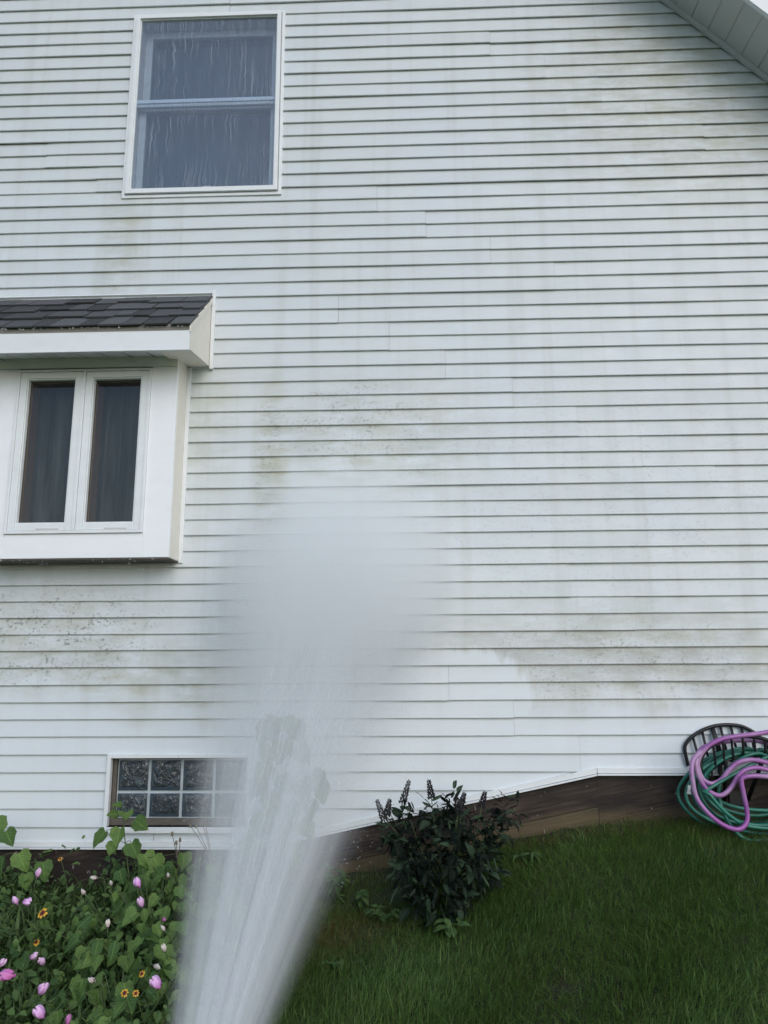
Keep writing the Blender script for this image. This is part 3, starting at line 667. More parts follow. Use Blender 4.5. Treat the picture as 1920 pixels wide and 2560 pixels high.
# ------------------------------------------------------------------ plants
def leaf_mesh(name, kind, seed):
    rnd = random.Random(seed); vs = []; fs = []
    if kind == 'mallow':
        T = [(0.0, .26), (.10, .43), (.26, .475), (.45, .43), (.64, .32), (.83, .165), (1.0, .0)]
    elif kind == 'lance':
        T = [(0.0, .02), (.15, .10), (.38, .145), (.62, .12), (.84, .06), (1.0, .0)]
    else:
        T = [(0.0, .05), (.18, .24), (.42, .31), (.68, .22), (.87, .10), (1.0, .0)]
    cols = (-1, -.55, 0, .55, 1); droop = rnd.uniform(.05, .55); fold = rnd.uniform(-.15, .50); tw = rnd.uniform(-.25, .25)
    for i, (t, w) in enumerate(T):
        for c in cols:
            ser = 1 + (.07 * (1 if i % 2 else -1) * rnd.uniform(.3, 1.3) if abs(c) == 1 else 0)
            x = c * w * ser; y = t
            if kind == 'mallow' and i == 0: y = -.10 * abs(c) + .04
            if kind == 'mallow' and abs(c) == 1 and i in (3,): x *= 1.06
            z = fold * abs(x) - droop * t * t + .05 * math.sin(7 * y + seed) * abs(c) + tw * x * t
            vs.append((x, y, z))
    n = len(cols)
    for i in range(len(T) - 1):
        for k in range(n - 1): fs.append((i * n + k, i * n + k + 1, (i + 1) * n + k + 1, (i + 1) * n + k))
    me = bpy.data.meshes.new(name); me.from_pydata(vs, [], fs); me.polygons.foreach_set('use_smooth', [True] * len(fs)); return me
def orient(pos, tip, nrm, size, parent_loc):
    y = Vector(tip).normalized(); z = Vector(nrm); z = (z - y * z.dot(y)); z = z.normalized() if z.length > 1e-4 else y.orthogonal().normalized(); x = y.cross(z)
    m = Matrix(((x.x, y.x, z.x, 0), (x.y, y.y, z.y, 0), (x.z, y.z, z.z, 0), (0, 0, 0, 1))) @ Matrix.Scale(size, 4)
    return Matrix.Translation(Vector(pos) - Vector(parent_loc)) @ m
def inst(name, me, parent, mat4):
    o = bpy.data.objects.new(name, me); COL.objects.link(o); o.parent = parent; o.matrix_local = mat4; return o
MT['mallow'] = m_leaf('mallow_leaf', (.050, .112, .030), (.150, .245, .062)); MT['stem'] = m_plain('green_stem', (.07, .11, .035), .6)
MT['shrubleaf'] = m_leaf('dark_shrub_leaf', (.010, .022, .013), (.046, .080, .042), .5, spec=.2); MT['weed'] = m_leaf('weed_leaf', (.038, .085, .024), (.068, .125, .036))
MALLOW = [leaf_mesh('leaf', 'mallow', i) for i in range(7)]; LANCE = [leaf_mesh('leaf', 'lance', 20 + i) for i in range(5)]; OVATE = [leaf_mesh('leaf', 'ovate', 40 + i) for i in range(5)]
SHL = []
for i in range(6):
    m = leaf_mesh('leaf', 'ovate' if i == 1 else 'lance', 60 + i); m.materials.append(MT['shrubleaf']); SHL.append(m)
OVM = [leaf_mesh('leaf', 'ovate', 90 + i) for i in range(4)]
for m in MALLOW + OVM: m.materials.append(MT['mallow'])
for m in LANCE + OVATE: m.materials.append(MT['weed'])

# closed mallow flower: five folded petals wrapped into a spindle
def bud_mesh(seed, slim=1.):
    mb = MB(); n = 15; rows = [(0, .10), (.14, .19), (.34, .26), (.56, .30), (.76, .27), (.92, .19), (1.0, .10), (.86, .03)]
    vs = []
    for i, (t, r) in enumerate(rows):
        for k in range(n):
            a = 2 * math.pi * k / n + t * 1.1; rr = r * slim * (1 + (.10 + .30 * t) * math.cos(5 * (a - t * .8)) + .14 * math.sin(2 * a + seed) * t + .10 * math.sin(3 * a + seed * 2))
            vs.append((rr * math.cos(a), rr * math.sin(a), t + .13 * math.sin(2 * a + seed) * t * t + .06 * math.cos(5 * a) * t))
    fs = [(i * n + k, i * n + (k + 1) % n, (i + 1) * n + (k + 1) % n, (i + 1) * n + k) for i in range(len(rows) - 1) for k in range(n)] + [tuple(range((len(rows) - 1) * n, len(rows) * n))]
    mb.add(vs, fs); return mb.mesh('flower', True)
def calyx_mesh():
    mb = MB(); vs = [(0, 0, -.05)]; fs = []; n = 10
    for k in range(n):
        a = 2 * math.pi * k / n; top = .30 if k % 2 else .08; r = .30 if k % 2 else .24
        vs.append((r * math.cos(a), r * math.sin(a), top))
    fs = [(0, 1 + k, 1 + (k + 1) % n) for k in range(n)]; mb.add(vs, fs); return mb.mesh('calyx', True)
PET = {'P': m_petal('petal_pink', (.62, .17, .60), (.80, .52, .80)), 'p': m_petal('petal_mauve', (.50, .20, .46), (.74, .50, .70)), 'R': m_petal('petal_rose', (.60, .13, .42), (.66, .25, .55)),
       'w': m_petal('petal_faded', (.45, .30, .33), (.72, .68, .60)), 'm': m_petal('petal_magenta', (.30, .045, .22), (.55, .20, .42))}
BUD = {}
for k, m in PET.items():
    BUD[k] = []
    for i in range(2):
        me = bud_mesh(i * 2 + ord(k), .9 if k in 'wm' else 1.05); me.materials.append(m); BUD[k].append(me)
CAL = calyx_mesh(); CAL.materials.append(MT['stem'])
def add_flower(plant, loc, kind, stems, rnd):
    size = {'P': .050, 'p': .042, 'R': .058, 'w': .032, 'm': .030}[kind] * rnd.uniform(.9, 1.1)
    up = Vector((rnd.uniform(-.7, .8), rnd.uniform(-.6, .2), rnd.uniform(.5, 1))).normalized()
    if rnd.random() < .25: up.z *= .1
    m = orient(Vector(loc) - up * size * .4, up.orthogonal(), up, size, plant.location)
    f = inst('flower', rnd.choice(BUD[kind]), plant, m); inst('calyx', CAL, f, Matrix.Identity(4))
    b = Vector(loc) - up * size * .4
    stems.tube(spline([b, b - up * .05 + Vector((0, .01, -.02)), b + Vector((rnd.uniform(-.03, .03), .05, -.20))], 3), .0022, 5)

FLOWERS = [(-2.17, -.297, .018, 'm'), (-1.935, -.5, -.025, 'p'), (-1.903, -.767, -.076, 'p'), (-1.858, -.766, -.076, 'P'), (-1.61, -.682, -.06, 'w'), (-1.614, -.535, -.032, 'w'), (-1.511, -.596, -.044, 'w'), (-1.361, -.632, -.035, 'P'), (-1.27, -.836, -.062, 'p'), (-1.359, -1.003, -.099, 'w'), (-1.107, -1.017, -.073, 'm'), (-1.075, -1.102, -.082, 'w'), (-1.228, -.582, -.011, 'w'), (-1.014, -1.274, -.1, 'w'), (-1.006, -1.4, -.116, 'w'), (-.955, -1.534, -.127, 'P'), (-1.683, -1.281, -.156, 'p'), (-1.593, -1.362, -.167, 'R'), (-1.579, -1.228, -.149, 'p'), (-1.521, -1.267, -.154, 'p'), (-1.415, -1.478, -.172, 'P'), (-1.338, -1.643, -.183, 'P'), (-1.206, -1.713, -.176, 'm'), (-1.225, -1.455, -.148, 'w')]
TOCAM = Vector((0, -.75, .55))
def mallow_leaf(plant, p, base, rnd, stems, size=None, pet=.07):
    out = Vector((p[0] - base[0], p[1] - base[1], 0)); out = out.normalized() if out.length > .01 else Vector((rnd.uniform(-1, 1), -1, 0)).normalized()
    tip = out * rnd.uniform(.2, .8) + Vector((rnd.uniform(-.6, .6), rnd.uniform(-.5, .2), rnd.uniform(-1.0, -.15)))
    nrm = Vector((rnd.uniform(-.45, .45), rnd.uniform(-.7, .0), 1)) * .7 + TOCAM * rnd.uniform(.2, 1.)
    s = size or rnd.uniform(.040, .092)
    inst('leaf', rnd.choice(MALLOW if rnd.random() < .72 else OVM), plant, orient(p, tip, nrm, s, plant.location))
    a = Vector(p); stems.tube(spline([a, a + Vector((-out.x * .3 * pet, -out.y * .3 * pet, -.25 * pet)), a + Vector((-out.x * pet, -out.y * pet, -pet * 1.2))], 2), .0018, 4)
def finish_stems(plant, stems):
    stems.v = [tuple(Vector(v) - plant.location) for v in stems.v]; o = stems.build('stem', MT['stem'], plant, 0, True); o['kind'] = 'stuff'
def bed_plant(base, rx, ry, top, n, label, flowers, seed, depth=.16, size=None):
    rnd = random.Random(seed); bz = g(*base); pl = empty('mallow_plant', (base[0], base[1], bz)); tag(pl, label, 'flowering plant', 'mallow plants in the flower bed')
    st = MB()
    for i in range(9):
        a = i * 2.4; e = (base[0] + rx * .75 * math.cos(a) * rnd.uniform(.3, 1), base[1] + ry * .75 * math.sin(a) * rnd.uniform(.3, 1))
        z = g(*e) + top * rnd.uniform(.75, 1.0)
        st.tube(spline([(base[0] + rnd.uniform(-.04, .04), base[1] + rnd.uniform(-.04, .04), bz - .01), ((base[0] + e[0]) / 2, (base[1] + e[1]) / 2, bz + top * .5), (*e, z)], 4), .0042, 5, .002)
    for i in range(n):
        while True:
            u, v = rnd.uniform(-1, 1), rnd.uniform(-1, 1)
            if u * u + v * v < 1: break
        x, y = base[0] + u * rx, min(base[1] + v * ry, -.06)
        dome = top * (1 - .35 * (u * u + v * v)); z = g(x, y) + dome - abs(rnd.gauss(0, depth))
        z = max(z, g(x, y) + .05)
        mallow_leaf(pl, (x, y, z), base, rnd, st, size and size * rnd.uniform(.75, 1.2))
    for f in flowers: add_flower(pl, f[:3], f[3], st, rnd)
    finish_stems(pl, st); return pl
def near(x0, x1, y0, y1): return [f for f in FLOWERS if x0 <= f[0] < x1 and y0 <= f[1] < y1]
FA = [f for f in FLOWERS if f[0] > -1.45 and f[1] > -1.2]; FB = [f for f in FLOWERS if f[0] > -1.3 and f[1] <= -1.2]
FC = [f for f in FLOWERS if f not in FA + FB and f[1] <= -1.0]; FD = [f for f in FLOWERS if f not in FA + FB + FC]
bed_plant((-1.22, -.72), .44, .46, .42, 250, 'broad-leaved mallow under the glass block window, closed pink flowers between its leaves', FA, 1)
bed_plant((-1.13, -1.42), .34, .38, .36, 180, 'mallow low beside the foot of the water spray, at the bottom of the photo', FB, 2)
bed_plant((-1.62, -1.42), .40, .40, .27, 100, 'mallow in the bottom left corner with the largest rose pink flower', FC, 3)
bed_plant((-1.82, -.72), .44, .38, .28, 80, 'sparse mallow near the left edge with a pair of lilac flowers', FD, 4)
def tall_plant(base, pts, leaves, label, seed, size=.10, flowers=()):
    rnd = random.Random(seed); pl = empty('mallow_plant', (base[0], base[1], g(*base))); tag(pl, label, 'flowering plant', 'mallow plants in the flower bed'); st = MB()
    path = spline([(base[0], base[1], g(*base) - .01)] + pts, 6); st.tube(path, .0055, 6, .002)
    for (p, tip, s) in leaves:
        q = min(path, key=lambda v: (v - Vector(p)).length + max(0, v.z - p[2]) * .5)
        st.tube(spline([q, (Vector(q) + Vector(p)) / 2 + Vector((0, 0, .012)), p], 3), .0018, 4)
        nrm = TOCAM + Vector((rnd.uniform(-.5, .5), rnd.uniform(-.3, .3), rnd.uniform(-.2, .5)))
        inst('leaf', rnd.choice(MALLOW), pl, orient(p, tip, nrm, s, pl.location))
    for f in flowers: add_flower(pl, f[:3], f[3], st, rnd)
    finish_stems(pl, st)
def R3(rnd, p, s): return (p[0] + rnd.uniform(-s, s), p[1] + rnd.uniform(-s, s) * .6, p[2] + rnd.uniform(-s, s))
rr = random.Random(9)
# stem with leaves rising in front of the glass block window
L1 = [((-1.585, -.32, .27), (-.4, -.5, .4), .055), ((-1.60, -.33, .235), (-.6, -.6, .1), .06), ((-1.55, -.34, .245), (.3, -.8, -.2), .085), ((-1.50, -.34, .21), (.8, -.3, -.45), .095), ((-1.66, -.33, .15), (-.7, -.4, -.9), .105), ((-1.57, -.35, .17), (-.1, -.5, -1), .10),
      ((-1.60, -.36, .10), (-.2, -.5, -1), .07), ((-1.50, -.37, .10), (.6, -.4, -.9), .10), ((-1.42, -.40, .05), (.6, -.4, -.7), .105), ((-1.36, -.42, .04), (.7, -.3, -.9), .095), ((-1.30, -.44, .0), (.6, -.5, -.6), .10), ((-1.20, -.42, .06), (.2, -.3, -1), .085)]
L1 += [(R3(rr, (-1.42, -.42, -.06), .13), (rr.uniform(-.8, .8), -.5, rr.uniform(-1, -.3)), rr.uniform(.07, .11)) for _ in range(14)]
tall_plant((-1.47, -.38), [(-1.50, -.37, -.1), (-1.55, -.34, .12), (-1.575, -.33, .28)], L1, 'tall mallow stem with pale leaves rising in front of the glass blocks', 5)
L2 = [((-2.30, -.30, .20), (.4, -.5, -.6), .13), ((-2.42, -.30, .17), (-.3, -.5, -.6), .13), ((-2.22, -.32, .15), (.7, -.4, -.8), .10), ((-2.32, -.34, .10), (.1, -.6, -1), .12), ((-2.13, -.33, .04), (.6, -.3, -.9), .11), ((-2.00, -.32, -.01), (.4, -.4, -.9), .10), ((-2.2, -.35, .02), (-.2, -.5, -1), .10), ((-2.07, -.36, -.06), (.4, -.4, -1), .08)]
tall_plant((-2.25, -.36), [(-2.26, -.35, -.05), (-2.29, -.31, .19)], L2, 'mallow at the left edge with broad leaves over the lowest siding course', 6)
# tall plant standing in the spray
L3 = []
for (x, z, s, tx) in ((-.735, .735, .13, -.5), (-.70, .745, .12, .4), (-.78, .70, .13, -.8), (-.66, .70, .12, .8), (-.72, .62, .13, .1), (-.77, .58, .12, -.6), (-.79, .50, .13, -.3), (-.62, .58, .12, .5), (-.70, .44, .11, .2), (-.82, .40, .12, -.7), (-.76, .34, .13, -.2), (-.62, .40, .12, .6), (-.54, .43, .11, .9), (-.50, .38, .10, .4), (-.68, .28, .14, .1),
                      (-.80, .22, .14, -.4), (-.72, .18, .13, .2), (-.60, .20, .12, .6), (-.83, .10, .13, -.5), (-.74, .08, .13, .1), (-.64, .08, .12, .5), (-.56, .30, .10, .3)):
    L3.append(((x, -.26 + rr.uniform(-.06, .04), z), (tx, -.35, rr.uniform(-1.3, -.5)), s * 1.05))
tall_plant((-.72, -.27), [(-.72, -.27, .1), (-.715, -.26, .45), (-.71, -.25, .77)], L3, 'tallest mallow, standing against the siding within the white water spray', 7)

# yellow and maroon daisies
def daisy_parts():
    mb = MB(); T = [(0, .10), (.3, .20), (.62, .26), (.88, .22), (1.0, .10)]; vs = []
    for i, (t, w) in enumerate(T):
        for c in (-1, 0, 1): vs.append((c * w, t, .06 * abs(c) - .16 * t * t + (.04 if i == 4 and c == 0 else 0)))
    mb.add(vs, [(i * 3 + k, i * 3 + k + 1, i * 3 + k + 4, i * 3 + k + 3) for i in range(4) for k in range(2)]); pet = mb.mesh('petal', True)
    k = NT('daisy_petal', (.6, .35, .02), .6); P = k.obj(); x, y, z = k.sep(P)
    k.base(k.mix(k.rng(k.math('ADD', y, k.math('MULTIPLY', k.noise(P, 4, 2), .25)), .56, .66), (.16, .022, .008), (.66, .36, .03))); pet.materials.append(k.m)
    mc = MB(); n = 10; vs = []
    for t, r in ((0, .30), (.10, .30), (.2, .22), (.26, .08)):
        for q in range(n): vs.append((r * math.cos(6.283 * q / n), r * math.sin(6.283 * q / n), t))
    mc.add(vs, [(i * n + q, i * n + (q + 1) % n, (i + 1) * n + (q + 1) % n, (i + 1) * n + q) for i in range(3) for q in range(n)] + [tuple(range(3 * n, 4 * n))])
    cen = mc.mesh('flower_center', True); cen.materials.append(m_plain('daisy_center', (.035, .014, .008), .9)); return pet, cen
DP, DC = daisy_parts()
DAISY = [((-1.74, -.831, -.107), .022, 'yellow daisy with maroon eye, largest of the daisies, left of the mallows'), ((-1.648, -1.068, -.146), .018, 'orange daisy with drooping petals below the largest yellow daisy'), ((-1.058, -1.404, -.142), .012, 'small orange daisy upper of the three beside the water spray'),
         ((-1.077, -1.529, -.16), .013, 'small yellow daisy lowest of those in the mallow leaves, left one of a pair'), ((-1.03, -1.541, -.156), .011, 'small daisy right one of the pair near the bottom edge'), ((-1.916, -.296, -.002), .012, 'small yellow daisy against the dark skirt board')]
for i, (loc, s, lab) in enumerate(DAISY):
    b = (loc[0] + .03, loc[1] + .06); pl = empty('daisy_plant', (b[0], b[1], g(*b))); tag(pl, lab, 'flower', 'yellow and maroon daisies'); st = MB()
    rnd = random.Random(80 + i); nrm = Vector((rnd.uniform(-.3, .3), -.75, .65)).normalized()
    st.tube(spline([(b[0], b[1], g(*b) - .01), (b[0], b[1] - .01, (g(*b) + loc[2]) / 2), Vector(loc) - nrm * .01], 4), .0017, 5)
    for q in range(5):
        z = g(*b) + (loc[2] - g(*b)) * (.2 + .13 * q); a = rnd.uniform(0, 6.28)
        inst('leaf', LANCE[q % 5], pl, orient((b[0], b[1] - .005, z), (math.cos(a), math.sin(a), .6), (0, -.3, 1), .055, pl.location))
    hd = inst('flower_head', DC, pl, orient(loc, nrm.orthogonal(), nrm, s, pl.location))
    for q in range(8):
        a = 6.283 * q / 8 + rnd.uniform(-.12, .12)
        inst('petal', DP, hd, Matrix.Rotation(a, 4, 'Z') @ Matrix.Translation((0, .12, .1)) @ Matrix.Rotation(rnd.uniform(-.35, .15) - (.8 if i == 1 else 0), 4, 'X'))
    finish_stems(pl, st)
# dry seed-head stalks beside the spray
for i, (b, tips, lab) in enumerate((((-1.27, -.30), [(-1.30, -.31, .13), (-1.255, -.31, .10), (-1.275, -.31, .085)], 'dry stalk with grey seed heads left of the water spray'),
                               ((-1.10, -.28), [(-1.155, -.29, .215), (-1.175, -.29, .165), (-1.205, -.30, .17), (-1.13, -.29, .20)], 'taller dry stalk with seed heads at the edge of the water spray'))):
    pl = empty('seed_stalk', (b[0], b[1], g(*b))); tag(pl, lab, 'dry plant', 'dry seed stalks'); st = MB(); m = MT.setdefault('dry', m_plain('dry_stalk', (.16, .13, .09), .9))
    for q, t in enumerate(tips):
        st.tube(spline([(b[0], b[1], g(*b) - .01), (b[0] + .01, b[1], (g(*b) + t[2]) * .5 + .03), t], 5), .002, 5)
        hm = MB(); hm.tube([Vector(t) + Vector((0, 0, -.010)), Vector(t) + Vector((0, 0, -.004)), Vector(t) + Vector((0, 0, .005)), Vector(t) + Vector((0, 0, .011))], .009, 8, .005)
        hm.v = [tuple(Vector(v) - pl.location) for v in hm.v]; hm.build('seed_head', m, pl, .002, True)
    st.v = [tuple(Vector(v) - pl.location) for v in st.v]; st.build('stem', m, pl, 0, True)

# ------------------------------------------------------------------ blades and small leaves as joined 'stuff'
def blades(name, x, y, z, h, w, lean, az, tint, mat, label, cat, kind='stuff', parent=None, dead=None):
    n = len(x); t = np.array([0, .38, .72, 1.0]); wd = np.array([1, .85, .55, 0])
    dx, dy = np.cos(az), np.sin(az); sx, sy = -dy, dx
    V = np.zeros((n, 7, 3)); vi = 0
    for i in range(4):
        cx = x + dx * lean * t[i] ** 1.8; cy = y + dy * lean * t[i] ** 1.8; cz = z + h * t[i] - lean * .35 * t[i] ** 2.5
        if i < 3:
            for sg in (-1, 1): V[:, vi] = np.stack([cx + sg * sx * w * wd[i] / 2, cy + sg * sy * w * wd[i] / 2, cz], 1); vi += 1
        else: V[:, vi] = np.stack([cx, cy, cz], 1)
    tri = np.array([[0, 1, 3], [0, 3, 2], [2, 3, 5], [2, 5, 4], [4, 5, 6]])
    F = (np.arange(n)[:, None, None] * 7 + tri[None]).reshape(-1, 3)
    me = bpy.data.meshes.new(name); me.vertices.add(n * 7); me.vertices.foreach_set('co', V.ravel()); me.loops.add(F.size); me.loops.foreach_set('vertex_index', F.ravel().astype(np.int32))
    me.polygons.add(len(F)); me.polygons.foreach_set('loop_start', np.arange(0, F.size, 3, dtype=np.int32)); me.polygons.foreach_set('loop_total', np.full(len(F), 3, np.int32))
    me.update(); me.validate()
    a = me.attributes.new('tint', 'FLOAT', 'POINT'); a.data.foreach_set('value', np.repeat(tint, 7).astype(np.float32))
    if dead is not None: a = me.attributes.new('dead', 'FLOAT', 'POINT'); a.data.foreach_set('value', np.repeat(dead, 7).astype(np.float32))
    o = link(name, me, mat, parent); 
    if parent is None: tag(o, label, cat, kind=kind)
    else: o['kind'] = 'stuff'
    return o
def m_grass():
    k = NT('grass_blade', (.03, .06, .015), .5)
    t = k.n('Attribute', {}, out=2, attribute_name='tint'); d = k.n('Attribute', {}, out=2, attribute_name='dead')
    patch = k.rng(k.noise(k.pos(), 2.2, 3), .35, .65)
    c = k.mix(t, (.037, .092, .022), (.145, .265, .062)); c = k.mix(k.math('MULTIPLY', patch, .5), c, (.115, .185, .036)); c = k.mix(d, c, (.21, .155, .07)); k.base(c)
    tl = k.t.nodes.new('ShaderNodeBsdfTranslucent'); k.put(tl.inputs[0], c); mx = k.t.nodes.new('ShaderNodeMixShader'); mx.inputs[0].default_value = .25
    k.t.links.new(k.b.outputs[0], mx.inputs[1]); k.t.links.new(tl.outputs[0], mx.inputs[2]); k.t.links.new(mx.outputs[0], k.out.inputs[0]); k.b.inputs['Specular IOR Level'].default_value = .25; return k.m
def vnoise(x, y, f, seed):
    r = np.random.default_rng(seed); s = np.zeros_like(x)
    for _ in range(6):
        a = r.uniform(0, 6.28); q = f * r.uniform(.6, 1.6); s += np.sin((x * np.cos(a) + y * np.sin(a)) * q + r.uniform(0, 6.28))
    return s / 6
def lawn():
    X = []; Y = []
    for (n, x0, x1, y0, y1) in ((165000, -1.1, 2.7, -2.1, -.03), (40000, -4.5, 4.5, -4.2, -.03)):
        x = RNG.uniform(x0, x1, n); y = RNG.uniform(y0, y1, n)
        edge = -.92 + .10 * np.sin(y * 5) - .12 * (y + .8)
        keep = (x > edge) | (y < -2.1)
        keep &= ~((x > -1.0) & (x < .15) & (y > -.42) & (RNG.random(n) < .72))        # weedy bare strip by the skirt board
        keep &= ~((y > -.10) & (RNG.random(n) < .55))
        X.append(x[keep]); Y.append(y[keep])
    x = np.concatenate(X); y = np.concatenate(Y); n = len(x)
    cl = vnoise(x, y, 9, 3); h = np.clip(RNG.normal(.060, .017, n) * (1 + .45 * cl), .018, .12)
    dead = np.exp(-(((x + .36) / .28) ** 2 + ((y + .62) / .18) ** 2)) * .75 * (RNG.random(n) < .75)
    dead = np.maximum(dead, (RNG.random(n) < .03) * .7); dead = np.maximum(dead, ((y > -.16 - .08 * vnoise(x, y, 9, 44)) & (RNG.random(n) < .40)) * .75); dead = np.maximum(dead, ((x > 1.5) & (y > -.55) & (RNG.random(n) < .16)) * .6)
    blades('grass', x, y, g_np(x, y) - .006, h, RNG.uniform(.0016, .0032, n), h * RNG.uniform(.25, 1.1, n), vnoise(x, y, 4, 8) * 2.2 + RNG.normal(-1.2, 1.1, n),
           np.clip(.34 + .40 * vnoise(x, y, 6, 5) + RNG.exponential(.20, n), 0, 1), m_grass(), 'short dark green lawn sloping up beside the house', 'grass', dead=dead)
    n = 420; x = np.concatenate([RNG.uniform(-.6, 2.6, 300), RNG.normal(-.35, .3, 120)]); y = np.concatenate([-.04 - RNG.exponential(.16, 300), RNG.normal(-.62, .16, 120)]); h = RNG.uniform(.02, .06, n)
    blades('dry_straw', x, np.minimum(y, -.03), g_np(x, y) + .012, h, RNG.uniform(.0016, .003, n), RNG.uniform(.05, .16, n), RNG.uniform(0, 6.28, n), RNG.random(n), m_leaf('dry_straw_blade', (.10, .085, .045), (.30, .25, .14), attr=True), 'loose dry straw lying on the lawn along the skirt board', 'straw')
lawn()
def bed_fill():
    n = 22000; x = RNG.uniform(-3.2, -.88, n); y = RNG.uniform(-2.3, -.05, n)
    z = g_np(x, y); hh = np.clip(.16 + .10 * vnoise(x, y, 7, 21), .05, .3); up = RNG.random(n) ** .7
    h = RNG.uniform(.05, .15, n); bare = (y > -.28) & (x > -2.1) & (x < -1.7)
    hh = np.where(bare, .04, hh)
    k = blades('bed_foliage', x, y, z + hh * up * .9, h, RNG.uniform(.005, .020, n), h * RNG.uniform(.5, 1.3, n), RNG.uniform(0, 6.28, n), RNG.random(n),
           m_leaf('bed_foliage_leaf', (.032, .070, .018), (.115, .180, .055), attr=True), 'tangled fine green foliage filling the flower bed', 'foliage')
    # small crowded leaves under the mallows
    rnd = random.Random(14); vs = []; fs = []; tn = []; src = OVATE + OVM
    for i in range(3800):
        px, py = rnd.uniform(-2.9, -.90), -.06 - rnd.random() * 2.0
        if py > -.26 and -2.05 < px < -1.72 and rnd.random() < .85: continue
        hz = g(px, py) + rnd.uniform(.10, .30) * (1 + .25 * math.sin(px * 6) * math.cos(py * 5))
        m = orient((px, py, hz), (rnd.uniform(-1, 1), rnd.uniform(-1, .3), rnd.uniform(-.8, .3)), Vector((rnd.uniform(-.6, .6), rnd.uniform(-.8, .3), 1)), rnd.uniform(.022, .052), (0, 0, 0))
        me = src[i % len(src)]; o = len(vs); vs += [tuple(m @ q.co) for q in me.vertices]; fs += [tuple(k + o for k in f.vertices) for f in me.polygons]; tn += [rnd.random()] * len(me.vertices)
    me = bpy.data.meshes.new('small_leaves'); me.from_pydata(vs, [], fs); me.polygons.foreach_set('use_smooth', [True] * len(fs))
    a = me.attributes.new('tint', 'FLOAT', 'POINT'); a.data.foreach_set('value', np.array(tn, np.float32))
    tag(link('small_leaves', me, m_leaf('small_leaf', (.034, .080, .022), (.120, .200, .058), attr=True)), 'crowded small green leaves covering the flower bed between the mallows', 'foliage', kind='stuff')
    # long arching grassy stems
    n = 420; x = RNG.uniform(-2.7, -1.2, n); y = RNG.uniform(-2.0, -.3, n); h = RNG.uniform(.20, .34, n)
    blades('long_grass', x, y, g_np(x, y), h, RNG.uniform(.003, .006, n), h * RNG.uniform(.6, 1.3, n), RNG.normal(.6, 1.2, n), RNG.random(n), m_leaf('long_grass_leaf', (.05, .085, .025), (.12, .15, .05), attr=True), 'thin arching grass stems among the flowers', 'grass')
bed_fill()

